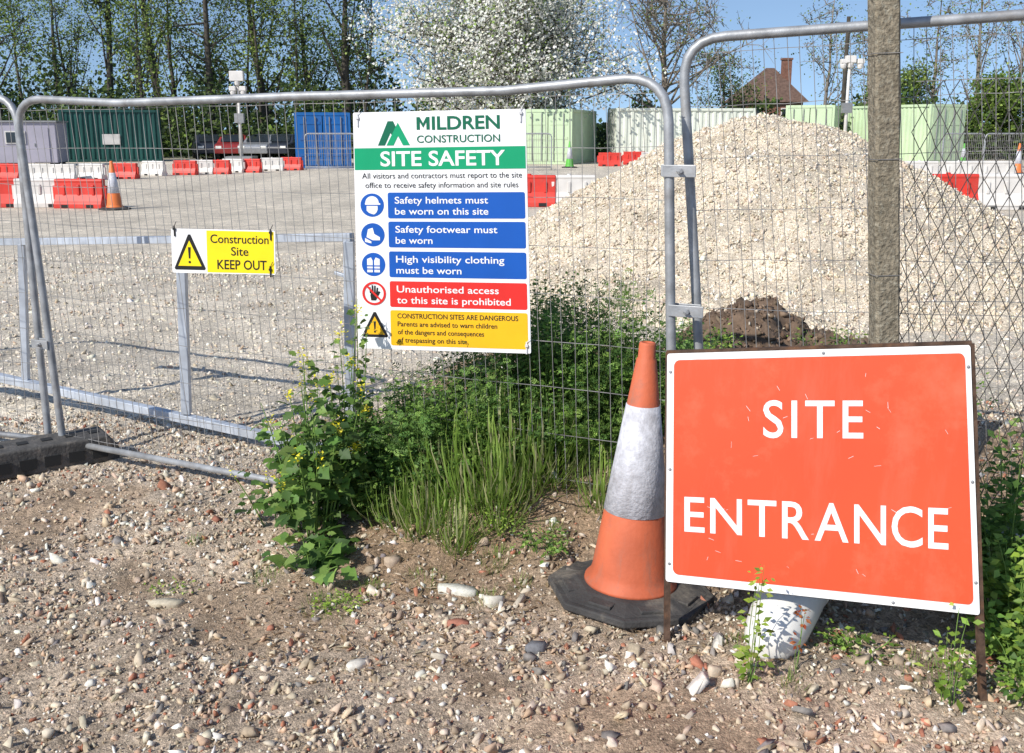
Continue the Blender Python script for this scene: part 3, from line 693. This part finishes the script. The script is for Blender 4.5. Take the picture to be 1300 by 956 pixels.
GM = [(.12,.215,.045),(.09,.17,.04),(.19,.29,.07),(.06,.12,.03)]
def bp(px, Y): return (px-650)/F*(Y*cp+(CH-.3)*sp)
bush('mustard_plant', 'tall leafy weed with yellow flowers at the left end of the bank', 'plant', bp(395, 3.98), 3.98, 26, .84, .25, 560, .080, GM, LOBE, .004, flowers=420, tmin=.1, fs=.018)
bush('mustard_plant', 'smaller yellow flowered weed just left of the safety board foot', 'plant', bp(443, 4.1), 4.1, 12, 1.02, .16, 260, .06, GM, LOBE, .0035, flowers=260, tmin=.1, fs=.018)
bush('mustard_plant', 'sprawling leafy arm of weed reaching left over the bottom rail', 'plant', bp(352, 4.1), 4.1, 7, .50, .20, 100, .075, GM, LOBE, .0035, flowers=40, tmin=.2)
bush('dock_plant', 'low broad leaved weed sprawling on the stones under the mustard', 'plant', bp(392, 3.68), 3.68, 12, .13, .20, 62, .115, GM, LOBE, .004, droop=.1)
spots = [(470, 4.15, .50, 'dense green weed clump below the lower left corner of the safety board'), (520, 4.2, .50, 'dense feathery weed clump directly below the safety board'),
 (575, 4.25, .52, 'green weed clump below the right half of the safety board'), (630, 4.25, .62, 'bushy green weed clump below the lower right corner of the safety board'),
 (685, 4.3, .80, 'tall bushy weed clump just right of the safety board'), (735, 4.3, .80, 'feathery green weed clump midway between safety board and cone'),
 (785, 4.3, .84, 'tallest feathery weed clump behind the tip of the cone'), (835, 4.35, .70, 'green weed clump behind the left edge of the red sign'), (700, 4.75, .74, 'weed clump behind the tall bushes right of the safety board')]
for i, (px, Yb, hh, lb) in enumerate(spots):
    T_ = (LEAF, FEATH, LEAF, FEATH, LEAF, FEATH, FEATH, LEAF, LEAF)[i]; fe = T_ is FEATH
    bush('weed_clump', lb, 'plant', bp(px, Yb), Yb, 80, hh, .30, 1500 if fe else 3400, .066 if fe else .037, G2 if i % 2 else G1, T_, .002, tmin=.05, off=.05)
front = [(490, 4.05, .28, 'low green weed patch at the front foot of the bank, leftmost'), (550, 4.08, .26, 'low grassy weed patch on the bank slope, left of centre'), (615, 4.10, .26, 'low weed patch in the middle of the bank slope'),
 (680, 4.12, .34, 'low leafy weed patch left of the cone'), (745, 4.14, .42, 'leafy weed patch immediately left of the white cone sleeve')]
for i, (px, Yb, hh, lb) in enumerate(front):
    T_ = FEATH if i % 2 == 0 else LEAF; fe = T_ is FEATH
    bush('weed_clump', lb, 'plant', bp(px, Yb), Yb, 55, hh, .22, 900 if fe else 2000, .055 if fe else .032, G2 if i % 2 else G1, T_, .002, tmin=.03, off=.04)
bush('weed_clump', 'green weeds growing at the left foot of the soil heap', 'plant', P(895, 430, 4.9).x, 4.9, 40, .34, .25, 1200, .035, G3+G1, LEAF, .002)
bush('weed_clump', 'low green weeds growing on the right flank of the soil heap', 'plant', P(1075, 430, 4.75).x, 4.75, 50, .30, .32, 1400, .035, G3+G1, LEAF, .002)
bush('weed_clump', 'low weeds rooted in front of the soil heap', 'plant', P(985, 430, 4.7).x, 4.7, 34, .14, .32, 600, .035, G3+G1, LEAF, .002)
bush('weed_clump', 'green weeds behind the right end of the red sign top', 'plant', P(1180, 440, 4.6).x, 4.6, 40, .26, .3, 1200, .035, G1, LEAF, .002)
bush('bramble_bush', 'dark green bramble at the right edge, level with the sign middle', 'bush', 1.80, 3.35, 36, .80, .26, 1300, .06, G1, LEAF, .003)
bush('bramble_bush', 'leafy bramble at the right edge beside the lower sign corner', 'bush', 1.68, 3.02, 30, .46, .22, 900, .055, G3+G1, LEAF, .003)
bush('bramble_bush', 'bright green sprig in front of the lower right corner of the sign', 'bush', 1.33, 2.72, 7, .46, .10, 100, .042, G3, LEAF, .002)
bush('bramble_bush', 'low green weeds at the right edge in front of the sign', 'bush', 1.58, 2.78, 18, .26, .17, 340, .042, G3+G1, LEAF, .002)
bush('hawthorn_sprig', 'thin yellow green sprig in front of the sign above the white pipe', 'plant', .73, 2.82, 5, .52, .05, 120, .034, G3, LEAF, .0018, tmin=.05, off=.03)
bush('hawthorn_sprig', 'tiny reddish sprig in front of the bottom edge of the sign', 'plant', .90, 2.88, 3, .36, .03, 26, .032, [(.22,.05,.02),(.30,.10,.03)], LEAF, .0015, tmin=.75, off=.02)
bush('weed_clump', 'small green weeds on the ground right of the white pipe', 'plant', 1.15, 3.0, 12, .11, .12, 130, .032, G3+G1, LEAF, .002)
bush('weed_clump', 'small low weed growing at the back of the cone base', 'plant', .12, 3.66, 16, .14, .12, 260, .026, G1, LEAF, .0015)
bush('weed_clump', 'tiny weed growing on bare soil left of the cone', 'plant', -.04, 3.78, 10, .10, .08, 140, .022, G3, LEAF, .0015)
bush('weed_clump', 'small round leaved weed on the open track below the mustard', 'plant', bp(430, 3.35), 3.35, 12, .05, .09, 150, .024, G3, LEAF, .0015)
bush('weed_clump', 'tiny weed seedlings among the stones at the far left of the track', 'plant', bp(205, 3.5), 3.5, 10, .04, .10, 70, .02, G3, LEAF, .0012)
def grass(name, label, spots, n, h, cols):
    ps = []; ds = []; sz = []
    for px, Yb, r_, k in spots:
        x0 = bp(px, Yb); m_ = int(n*k); a = rng.uniform(0, 2*PI, m_); q = r_*np.sqrt(rng.random(m_)); x = x0+q*np.cos(a); y = Yb+q*np.sin(a)
        ps.append(np.stack([x, y, H(x, y)-.005], 1)); ds.append(np.stack([np.cos(a)*.7*q/r_+rng.normal(0, .3, m_), np.sin(a)*.7*q/r_+rng.normal(-.1, .3, m_), rng.uniform(.5, 1.3, m_)], 1)); sz.append(h*rng.uniform(.35, 1.15, m_)*(.7+.3*k)*(1.1-.4*q/r_))
    ps, ds, sz = map(np.concatenate, (ps, ds, sz)); nr = np.stack([ds[:, 0]*.3, ds[:, 1]*.3, np.ones(len(ds))], 1)-unit(ds)*.2
    tag(leaves(name, ps, ds, -nr, sz, BLADE, pal(len(ps), cols, None, .25), None), label, 'grass', kind='stuff')
grass('grass_tufts', 'green grass blades growing in tufts over the bank', [(600, 4.02, .16, 1.5), (650, 4.05, .17, 1.6), (555, 4.0, .12, .9), (632, 3.85, .09, .7), (700, 4.05, .12, .8), (505, 4.0, .12, .7), (765, 3.9, .08, .4), (580, 3.75, .06, .4), (675, 4.15, .14, 1.1), (540, 3.85, .09, .5)], 300, .30, [(.24,.37,.07),(.34,.47,.11),(.18,.29,.05),(.50,.48,.26)])
grass('short_grass', 'short grass sprouting through the stones below the bank', [(410, 3.35, .09, .7), (615, 3.4, .07, .5), (470, 3.5, .05, .4), (330, 3.6, .07, .5), (240, 3.9, .05, .3), (950, 3.05, .06, .5), (1180, 2.9, .10, .6), (660, 3.5, .05, .3), (540, 3.55, .08, .4), (1010, 2.8, .06, .3), (700, 3.75, .06, .5), (630, 3.65, .07, .7)], 260, .065, [(.20,.34,.05),(.28,.42,.08),(.15,.25,.04)])
n = 2400; x = rng.uniform(-1.0, 1.6, n); y = rng.uniform(2.9, 4.1, n); a = rng.uniform(0, 2*PI, n)
tag(leaves('plant_litter', np.stack([x, y, H(x, y)+.008], 1), np.stack([np.cos(a), np.sin(a), rng.normal(0, .2, n)], 1), np.tile([0, 0, 1.], (n, 1)), rng.uniform(.01, .05, n), NARROW, pal(n, [(.42,.31,.19),(.27,.18,.11),(.54,.45,.32)]), None), 'dry leaves and twigs lying on the bank soil', 'leaf litter', kind='stuff')

# ------------------------------------------------------------------ yard: barriers
def make_barrier(m, label):
    r = empty('water_barrier', (0, 0, 0), label, 'barrier'); b = MB(); L2 = .54
    prof = [(-.21, 0), (.21, 0), (.21, .10), (.17, .16), (.10, .30), (.085, .56), (.10, .60), (.07, .64), (-.07, .64), (-.10, .60), (-.085, .56), (-.10, .30), (-.17, .16), (-.21, .10)]
    b.extrude(prof, lambda p: Vector((-L2, p[0], p[1])), lambda p: Vector((L2, p[0], p[1]))); bevel(b.build('barrier_body', m, r, world=False), .015)
    for x_ in (-.28, .28):
        b = MB(); b.box((x_, 0, .05), (.16, .43, .07)); b.build('fork_slot', M['tyre'], r, world=False)
    for x_ in (-.33, 0, .33):
        b = MB(); b.box((x_, 0, .40), (.06, .25, .22)); bevel(b.build('moulded_rib', m, r, world=False), .01)
    b = MB(); b.lathe([(.04, .64), (.04, .665)], 12); b.build('filler_cap', m, r, world=False)
    for sx in (-1, 1):
        b = MB(); b.box((sx*.57, 0, .34), (.06, .10, .3)); b.build('end_lug', m, r, world=False)
    return r
protoR = make_barrier(M['bred'], 'x'); protoW = make_barrier(M['bwht'], 'x'); used = {'R': False, 'W': False}
def barrier(px, py, c, label, rz=0, s=1.):
    p = protoR if c == 'R' else protoW
    o = p if not used[c] else copy_tree(p); used[c] = True
    o.location = G(px, py); o.rotation_euler.z = rz; o.scale = (s, s, s); o['label'] = label
barrier(0, 263, 'R', 'red plastic barrier cut by the left edge of the view', .15)
barrier(54, 263, 'W', 'white plastic barrier between the two nearer red barriers at left', .1)
barrier(104, 264, 'R', 'red plastic barrier left of the yard cone', -.05)
row = [(12,228,'R'),(45,229,'W'),(80,229,'W'),(118,228,'W'),(160,227,'R'),(196,223,'W'),(236,222,'R'),(257,221,'W'),(278,221,'R'),(297,219,'W'),(319,219,'R'),(346,217,'W'),(371,216,'R')]
ordn = ['first','second','third','fourth','fifth','sixth','seventh','eighth','ninth','tenth','eleventh','twelfth','thirteenth']
for i, (px, py, c) in enumerate(row): barrier(px, py, c, '%s plastic barrier, %s from the left in the long far row' % ('red' if c == 'R' else 'white', ordn[i]), -.1+random.uniform(-.2, .2), .86)
for px, py, c, lb, s_ in ((672, 262, 'R', 'red plastic barrier just right of the safety board edge', 1.1), (722, 262, 'W', 'white plastic barrier left of the gravel heap', 1.1), (774, 211, 'R', 'red plastic barrier in front of the long pale container, left one', 1.), (805, 209, 'R', 'red plastic barrier in front of the long pale container, right one', 1.), (828, 210, 'W', 'white plastic barrier in front of the long pale container', 1.),
    (1200, 266, 'R', 'red plastic barrier behind the chain link fence', 1.2), (1272, 266, 'W', 'white plastic barrier behind the chain link fence', 1.2), (1165, 232, 'W', 'white plastic barrier in front of the rightmost container, left one', 1.1), (1215, 232, 'W', 'white plastic barrier in front of the rightmost container, middle one', 1.1), (1262, 232, 'W', 'white plastic barrier in front of the rightmost container, right one', 1.1)):
    barrier(px, py, c, lb, random.uniform(-.08, .08), s_)
def container(px, py, yaw, m, label, L_=6.06, W_=2.44, Hh=2.6, sign=False):
    g = G(px, py); sh_ = abs(math.sin(yaw))*L_/2+abs(math.cos(yaw))*W_/2; dv = Vector((g.x, g.y, 0)).normalized(); g = g+dv*sh_
    r = empty('shipping_container', g, label, 'container'); r.rotation_euler.z = yaw
    b = MB()
    def corr(a, b_, nrm_, n):
        pts = []
        for i in range(n):
            for t, o_ in ((0, 0), (.3, 0), (.5, -.05), (.8, -.05)):
                pts.append(a.lerp(b_, (i+t)/n)+nrm_*o_)
        pts.append(b_)
        vs = [p+Vector((0, 0, .15)) for p in pts]+[p+Vector((0, 0, Hh-.12)) for p in pts]; n_ = len(pts)
        b.add(vs, [(i, i+1, n_+i+1, n_+i) for i in range(n_-1)])
    x, y = L_/2-.06, W_/2-.03
    corr(Vector((-x, -y, 0)), Vector((x, -y, 0)), Vector((0, -1, 0)), 20); corr(Vector((-x, y, 0)), Vector((x, y, 0)), Vector((0, 1, 0)), 20)
    corr(Vector((x, -y, 0)), Vector((x, y, 0)), Vector((1, 0, 0)), 8)
    b.box((0, 0, Hh-.09), (L_-.06, W_-.06, .04)); b.box((0, 0, .12), (L_-.06, W_-.06, .06))
    b.build('corrugated_wall', m, r, world=False)
    f = MB()
    for sx in (-1, 1):
        for sy in (-1, 1):
            f.box((sx*(L_/2-.06), sy*(W_/2-.05), Hh/2), (.14, .12, Hh))
        for z in (.08, Hh-.06): f.box((sx*(L_/2-.05), 0, z), (.12, W_-.22, .14))
    for sy in (-1, 1):
        for z in (.08, Hh-.06): f.box((0, sy*(W_/2-.04), z), (L_-.3, .1, .13))
    f.build('corner_frame', m, r, world=False)
    for sy in (-1, 1):
        d = MB(); d.box((-L_/2-.01, sy*.56, Hh/2), (.05, 1.08, Hh-.3))
        for z in (.6, 1.3, 2.0): d.box((-L_/2-.04, sy*.56, z), (.03, .9, .12))
        dr = d.build('door', m, r, world=False)
        for o_ in (-.25, .25):
            k = MB(); k.tube([(-L_/2-.085, sy*.56+o_, .18), (-L_/2-.085, sy*.56+o_, Hh-.18)], .025, 6); k.build('locking_bar', M['metal'], dr, world=False)
    if sign:
        k = MB(); k.box((0, -W_/2-.02, 1.2), (.9, .02, .55)); k.build('notice', M['bwht'], r, world=False)
    return r
container(411, 214, PI/2+.19, M['cblue'], 'bright blue shipping container with its end doors facing the fence', Hh=2.45)
container(146, 206, .30, M['cdark'], 'dark green shipping container in front of the left woodland', L_=5.0, sign=True, Hh=2.75)
container(713, 209, PI/2-.28, M['cpale'], 'pale green container just right of the safety board', Hh=2.7)
container(862, 207, .10, M['cwhite'], 'long cream green container side on behind the gravel heap', L_=7.4, Hh=2.8)
container(1030, 207, PI/2-.36, M['cpale'], 'pale green container behind the top of the gravel heap', Hh=2.95)
container(1143, 207, PI/2+.42, M['cpale'], 'pale green container right of the concrete post', Hh=3.0)
def cabin(px, py, label, L_, m):
    g = G(px, py); r = empty('site_cabin', g, label, 'cabin'); r.rotation_euler.z = .2
    b = MB(); b.box((0, 0, 1.1), (L_, 2.4, 1.9)); bevel(b.build('wall', m, r, world=False), .03)
    b = MB(); b.box((0, 0, 2.09), (L_+.15, 2.6, .08)); b.build('roof', M['metal'], r, world=False)
    b = MB(); b.box((-.4, -1.22, 1.35), (.9, .06, .6)); w_ = b.build('window', M['bwht'], r, world=False)
    b = MB(); b.box((-.4, -1.26, 1.35), (.78, .04, .48)); b.build('pane', M['glass'], w_, world=False)
    b = MB(); b.box((.7, -1.22, 1.0), (.75, .06, 1.6)); d = b.build('door', M['cgrey'], r, world=False)
    b = MB(); b.box((.45, -1.27, 1.0), (.05, .05, .14)); b.build('handle', M['metal'], d, world=False)
    for x_ in (-1, 1):
        b = MB(); b.box((x_*L_*.4, 0, .08), (.2, 2.3, .16)); b.build('skid', M['tyre'], r, world=False)
cabin(43, 210, 'pale mauve grey site cabin at far left of the yard', 2.8, M['cgrey'])
def car(px, py, m, label, rz):
    g = G(px, py); g.y += 2.2; r = empty('parked_car', g, label, 'car'); r.rotation_euler.z = rz
    prof = [(-2.05,.35),(2.05,.35),(2.1,.7),(1.95,.88),(1.05,.98),(.45,1.42),(-1.2,1.45),(-1.85,1.05),(-2.08,.9)]
    b = MB(); f = lambda s_: (lambda p: Vector((p[0], s_*(.86-(.16 if p[1] > 1.2 else 0)), p[1]))); b.extrude(prof, f(-1), f(1)); bevel(b.build('body', m, r, world=False), .05, 2)
    gl = [(.98,1.0),(.42,1.36),(-1.15,1.38),(-1.7,1.05)]
    b = MB(); f = lambda s_: (lambda p: Vector((p[0], s_*(.875-(.155 if p[1] > 1.2 else 0)), p[1])))
    b.extrude(gl, f(-1), f(1)); b.build('side_glass', M['glass'], r, world=False)
    b = MB(); b.add([(1.08,-.66,1.03),(1.08,.66,1.03),(.53,.58,1.43),(.53,-.58,1.43)], [(0,1,2,3)]); b.build('windscreen', M['glass'], r, world=False)
    for sx in (-1.3, 1.3):
        for sy in (-1, 1):
            b = MB(); b.lathe([(.2, -.1), (.32, -.1), (.33, .0), (.32, .1), (.2, .1)], 18, (sx, sy*.78, .33), Matrix.Rotation(PI/2, 3, 'X')); b.build('wheel', M['tyre'], r, world=False)
    for sy in (-1, 1):
        b = MB(); b.box((2.06, sy*.62, .72), (.08, .32, .14)); b.build('headlight', M['lamp'], r, world=False)
car(252, 203, M['carblk'], 'dark parked car nearest the dark green container', -1.2)
car(286, 203, M['carred'], 'dark red parked car by the camera mast', -1.45)
car(322, 203, M['carsil'], 'silver grey parked car between camera mast and blue container', -1.6)
car(352, 203, M['carblk'], 'dark parked car beside the blue container', -1.7)
def mast(px, py, Yb, top, label, heads):
    p = Vector((P(px, 165, Yb).x, Yb, 0)); r = empty('camera_mast', p, label, 'camera mast')
    zt = P(px, top, Yb).z
    b = MB(); b.tube([p, p+Vector((0, 0, zt*.6)), p+Vector((0, 0, zt))], [.10, .08, .07], 10); b.build('pole', M['bwht'], r, smooth=True)
    for dx, z, w in heads:
        b = MB(); b.box(p+Vector((dx, -.1, zt+z)), (w, .35, w*.7)); b.lathe([(.0, -.3), (.12, -.25), (.16, -.1), (.16, 0)], 12, p+Vector((dx, -.1, zt+z-w*.3))); bevel(b.build('camera_head', M['bwht'], r), .03)
    b = MB(); b.box(p+Vector((0, 0, zt*.55)), (.5, .3, .5)); b.build('control_box', M['metal'], r)
    b = MB(); b.box(p+Vector((0, 0, .15)), (1.4, 1.4, .3)); b.build('ballast', M['metal'], r)
mast(305, 200, 55, 104, 'white camera mast standing among the parked cars', [(0, .3, .75), (-.25, -.35, .35), (.3, -.35, .35)])
mast(1073, 200, 52, 78, 'white camera mast above the containers near the concrete post', [(0, .1, .5), (.5, .0, .35), (-.35, 0, .3)])
p = Vector((P(1068, 165, 62).x, 62, 0)); r = empty('telegraph_pole', p, 'dark wooden pole with crossarm above the containers', 'pole')
b = MB(); b.tube([p, p+Vector((0, 0, 8.3))], [.15, .11], 8); b.build('pole', M['bark'], r)
b = MB(); b.box(p+Vector((0, 0, 7.9)), (1.6, .12, .14)); b.build('crossarm', M['bark'], r)
hx = P(978, 165, 98).x; r = empty('brick_house', (hx, 98, 0), 'red brick house with hipped brown roof and chimney beyond the containers', 'house')
b = MB(); b.box((hx, 101, 2.2), (6.0, 6, 4.4)); b.build('wall', M['brick'], r)
b = MB(); e = [(hx-3.5, 97.6, 4.3), (hx+3.5, 97.6, 4.3), (hx+3.5, 104.4, 4.3), (hx-3.5, 104.4, 4.3), (hx-.1, 100.5, 7.6), (hx+.7, 100.5, 7.6)]
b.add(e, [(0,1,5,4),(1,2,5),(2,3,4,5),(3,0,4),(0,3,2,1)]); rf = b.build('roof', M['tile'], r)
b = MB(); b.box((hx+1.75, 100, 6.9), (.85, .8, 3.0)); b.box((hx+1.75, 100, 8.4), (1.0, .95, .18)); b.build('chimney', M['brick'], rf)
for x_ in (-1.5, 1.5):
    b = MB(); b.box((hx+x_, 97.96, 3.2), (1.2, .12, 1.1)); w_ = b.build('window', M['bwht'], r); b = MB(); b.box((hx+x_, 97.89, 3.2), (1.0, .06, .9)); b.build('pane', M['glass'], w_)
for i, (xa, xb, lb) in enumerate(((1196, 1248, 'far grey fence panel right of the rightmost container'), (1249, 1302, 'far grey fence panel at the right edge of the yard'), (640, 700, 'far grey fence panel in front of the pale green container'), (388, 452, 'far grey fence panel in front of the blue container'))):
    Yb = 43; a = P(xa, 200, Yb); b_ = P(xb, 200, Yb); a.z = .15; b_.z = .15
    fence_panel('far_fence_panel', lb, a, b_, a+Vector((0, 0, 1.4)), b_+Vector((0, 0, 1.4)), 22, 5, rc=.2, r=.025, wr=.008)

# ------------------------------------------------------------------ trees
def tree(name, label, x, y, h, tr, cz, rx, rz, nlimb, nleaf, ls, cols, group=None, bark='bark', w=None, ntw=3, clump=.8, seed=0, lowest=.25, tw_r=.012, cat='tree', cl_lo=.5, cl_hi=1.35, lmat=None, lnm=None, lean_=.04):
    R = random.Random(seed*31+5); root = empty(name, (x, y, 0), label, cat, group)
    tk = MB(); pts = []; lean = R.uniform(-lean_, lean_)
    for i in range(8):
        t = i/7; pts.append(Vector((x+lean*h*t+R.uniform(-.14, .14)*t, y+R.uniform(-.1, .1), -.3+(h+.3)*t)))
    tk.tube(pts, [tr*1.25 if i == 0 else tr*(1-.85*(i/7)) for i in range(8)], 8); tk.build('trunk', M[bark], root, smooth=True)
    br = MB(); tips = []
    for i in range(nlimb):
        t = lowest+(.97-lowest)*(i+R.random())/nlimb; k = min(int(t*7), 6); b0 = pts[k].lerp(pts[k+1], t*7-k)
        a = R.uniform(0, 2*PI); ph = R.uniform(-.2, 1.2)
        e = Vector((x+rx*math.cos(a)*math.cos(ph)*R.uniform(.6, 1), y+rx*math.sin(a)*math.cos(ph)*R.uniform(.6, 1), max(b0.z*.9+.3, cz+rz*math.sin(ph)*R.uniform(.5, 1)*.8+(b0.z-cz)*.5)))
        m_ = b0.lerp(e, .5)+Vector((R.uniform(-.3, .3), R.uniform(-.3, .3), -.1*(e-b0).length*R.uniform(-.5, 1)))
        q = [b0*(1-s_)**2+m_*2*s_*(1-s_)+e*s_*s_ for s_ in (0, .2, .4, .6, .8, 1)]; r0 = tr*.38*(1-.6*t)
        br.tube(q, [r0*(1-.8*s_) for s_ in (0, .2, .4, .6, .8, 1)], 5, False)
        for j in range(ntw):
            s_ = R.uniform(.25, 1); kk = min(int(s_*5), 4); c0 = q[kk].lerp(q[kk+1], s_*5-kk)
            dv = Vector((R.gauss(0, 1), R.gauss(0, 1), R.gauss(.5, .8))).normalized()*R.uniform(.12, .3)*rx
            c1 = c0+dv; cm = c0.lerp(c1, .5)+Vector((R.uniform(-.1, .1), 0, R.uniform(-.1, .2)))
            br.tube([c0, cm, c1], [tw_r*2, tw_r*1.4, tw_r*.7], 4, False); tips += [c0, cm, c1]
            for _ in range(3):
                e2 = c1+Vector((R.gauss(0, 1), R.gauss(0, 1), R.gauss(.4, .8))).normalized()*R.uniform(.06, .16)*rx
                br.tube([cm.lerp(c1, R.random()), e2], [tw_r, tw_r*.5], 3, False); tips.append(e2)
    br.build('branches', M[bark], root)
    if nleaf:
        T = np.array([tuple(t) for t in tips]); i = rng.integers(0, len(T), nleaf)
        cl_ = rng.uniform(cl_lo, cl_hi, len(T))
        pos = T[i]+rng.normal(0, 1, (nleaf, 3))*clump*np.array([.5, .5, .4])
        d = rng.normal(0, 1, (nleaf, 3)); nm = lnm or (-.3, -.5, 1); nr = np.stack([rng.normal(nm[0], .55, nleaf), rng.normal(nm[1], .55, nleaf), np.full(nleaf, nm[2])], 1)
        T2 = LEAF[0].copy(); T2[:, 1] *= 1.5
        c_ = pal(nleaf, cols, w, .2)*cl_[i][:, None]
        leaves('crown', pos, d, nr, ls*rng.uniform(.6, 1.3, nleaf), (T2, LEAF[1]), np.clip(c_, 0, .9), root, lmat)
    return root
FG = [(.23,.31,.06),(.14,.21,.045),(.31,.40,.09),(.07,.11,.03)]
FD = [(.08,.13,.035),(.045,.075,.022),(.13,.19,.045)]
R0 = random.Random(3); px = -30; i = 0
while px < 492:
    Yb = R0.choice([62, 65, 68, 72, 76, 82, 88]); x_ = (px-650)/F*Yb; ivy = R0.random() < .25
    tree('woodland_tree', 'tall thin woodland tree with a dark trunk behind the left of the yard', x_, Yb, R0.uniform(9, 19), R0.choice([.12, .16, .2, .3, .36]), R0.uniform(6, 10), R0.uniform(2.0, 3.8), R0.uniform(4, 6), R0.randint(9, 18), R0.choice([700, 1200, 2000, 2800]) if not ivy else 2800, .17, FD if ivy else FG, group='woodland trees behind the left of the yard', seed=i, lowest=R0.uniform(.08, .3), clump=R0.uniform(.9, 1.7), tw_r=.018, lean_=.10)
    px += R0.choice([9, 15, 20, 26, 34, 42]); i += 1
def mass(name, label, x0, x1, y0, y1, zt, n, ls, cols, top=lambda x: 1., w=None):
    x = rng.uniform(x0, x1, n); y = rng.uniform(y0, y1, n); z = zt*rng.random(n)**.9*(.75+.3*np.sin(x*.9)+.15*np.sin(x*2.3+1))*top(x)
    d = rng.normal(0, 1, (n, 3)); nr = np.stack([rng.normal(-.2, .5, n), rng.normal(-.6, .5, n), np.ones(n)], 1); T2 = LEAF[0].copy(); T2[:, 1] *= 1.6
    c_ = pal(n, cols, w, .25)*(.7+.45*np.sin(x*1.7+z*2)**2)[:, None]
    tag(leaves(name, np.stack([x, y, z], 1), d, nr, ls*rng.uniform(.6, 1.3, n), (T2, LEAF[1]), c_, None), label, 'undergrowth', kind='stuff')
DK = [(.05,.085,.027),(.032,.055,.02),(.12,.18,.045),(.20,.29,.06)]
mass('woodland_undergrowth', 'dark leafy undergrowth under the left woodland', -42, -8, 60, 74, 4.5, 24000, .28, DK, w=(4,4,3,2))
mass('woodland_backdrop', 'dim far wood closing the view behind the left trees', -62, -6, 86, 94, 8.5, 14000, .42, [(.08,.12,.04),(.13,.19,.05),(.05,.07,.035)])
mass('hedge_behind_containers', 'green hedge growing behind the pale containers', -9, 42, 64, 70, 3.4, 18000, .3, DK, w=(3,3,4,3))
mass('hedge_right', 'bushy green hedge at the far right of the yard', 17.5, 40, 58, 64, 4.2, 11000, .28, [(.10,.16,.04),(.18,.27,.055),(.055,.09,.025)])
bx_ = (632-650)/F*56
tree('blossom_tree', 'broad tree covered in white blossom behind the safety board', bx_, 56, 9.5, .32, 6.1, 7.6, 4.8, 64, 62000, .165, [(.84,.83,.76),(.76,.75,.67),(.26,.36,.10),(.62,.63,.52)], w=(6,4,2.2,1.8), ntw=8, clump=1.1, seed=77, lowest=.14, tw_r=.018, cl_lo=.8, cl_hi=1.08, lmat=M['petal'], lnm=(-.6, -.7, .8))
tree('bare_tree', 'spreading nearly leafless tree right of the white blossom tree', (838-650)/F*62, 62, 11.5, .28, 7.5, 6.0, 5.5, 34, 2200, .13, FG, bark='bark_pale', ntw=9, clump=.6, seed=51, lowest=.2, tw_r=.018)
for i, (px, Yb, h_, lb) in enumerate(((915, 70, 7, 'small leafy tree left of the house roof'), (1035, 74, 11, 'slender bare tree just right of the house chimney'), (1090, 70, 10, 'bare tree partly hidden by the concrete post'), (1170, 72, 11, 'thin bare tree right of the concrete post'), (1225, 66, 13, 'tall upright bare tree above the rightmost container'), (1270, 68, 12, 'bare tree near the right edge of the view'), (1315, 66, 11, 'bare tree cut by the right edge of the view'))):
    tree('bare_tree' if i else 'leafy_tree', lb, (px-650)/F*Yb, Yb, h_, .17, h_*.6, 2.5, h_*.38, 18, 2600 if i == 0 else 900, .14, FG, bark='bark_pale', ntw=6, clump=.8, seed=80+i, lowest=.2, tw_r=.017)
tree('leafy_tree', 'round bright green bush tree at the far right', (1255-650)/F*60, 60, 4.4, .18, 3.2, 2.4, 1.8, 16, 5200, .18, [(.18,.28,.05),(.28,.38,.08),(.10,.16,.03)], seed=99, clump=.9)
tree('leafy_tree', 'green young tree behind the camera mast by the post', (1130-650)/F*66, 66, 5.6, .16, 3.8, 2.4, 2.0, 16, 4000, .18, FG, seed=98, clump=.9)

# ------------------------------------------------------------------ camera, light, world
cd = bpy.data.cameras.new('camera'); co = bpy.data.objects.new('camera', cd); C.objects.link(co)
co.location = CAM; co.rotation_euler = (PI/2-PT, 0, 0); cd.sensor_width = 36; cd.lens = 35; cd.shift_y = -44.5/1300; cd.clip_end = 2000; cd.clip_start = .05
SC.camera = co
sd = Vector((-.60, -.60, .68)).normalized()
sl = bpy.data.lights.new('sun', 'SUN'); so_ = bpy.data.objects.new('sun', sl); C.objects.link(so_)
sl.energy = 5.0; sl.angle = math.radians(.5); sl.color = (1, .955, .88); so_.rotation_euler = sd.to_track_quat('Z', 'Y').to_euler()
w = bpy.data.worlds.new('World'); SC.world = w; w.use_nodes = True; nt = w.node_tree
bg = nt.nodes['Background']; sk = nt.nodes.new('ShaderNodeTexSky'); sk.sky_type = 'NISHITA'; sk.sun_disc = False
sk.sun_elevation = math.asin(sd.z); sk.sun_rotation = math.atan2(sd.x, sd.y); sk.altitude = 50; sk.air_density = 1.0; sk.dust_density = .3; sk.ozone_density = 2.0
tc = nt.nodes.new('ShaderNodeTexCoord'); va = nt.nodes.new('ShaderNodeVectorMath'); va.operation = 'ADD'; va.inputs[1].default_value = (0, 0, .16)
vn = nt.nodes.new('ShaderNodeVectorMath'); vn.operation = 'NORMALIZE'
nt.links.new(tc.outputs['Generated'], va.inputs[0]); nt.links.new(va.outputs[0], vn.inputs[0]); nt.links.new(vn.outputs[0], sk.inputs['Vector'])
nt.links.new(sk.outputs[0], bg.inputs['Color']); bg.inputs['Strength'].default_value = .15
SC.view_settings.view_transform = 'Standard'; SC.view_settings.look = 'None'; SC.view_settings.exposure = 0
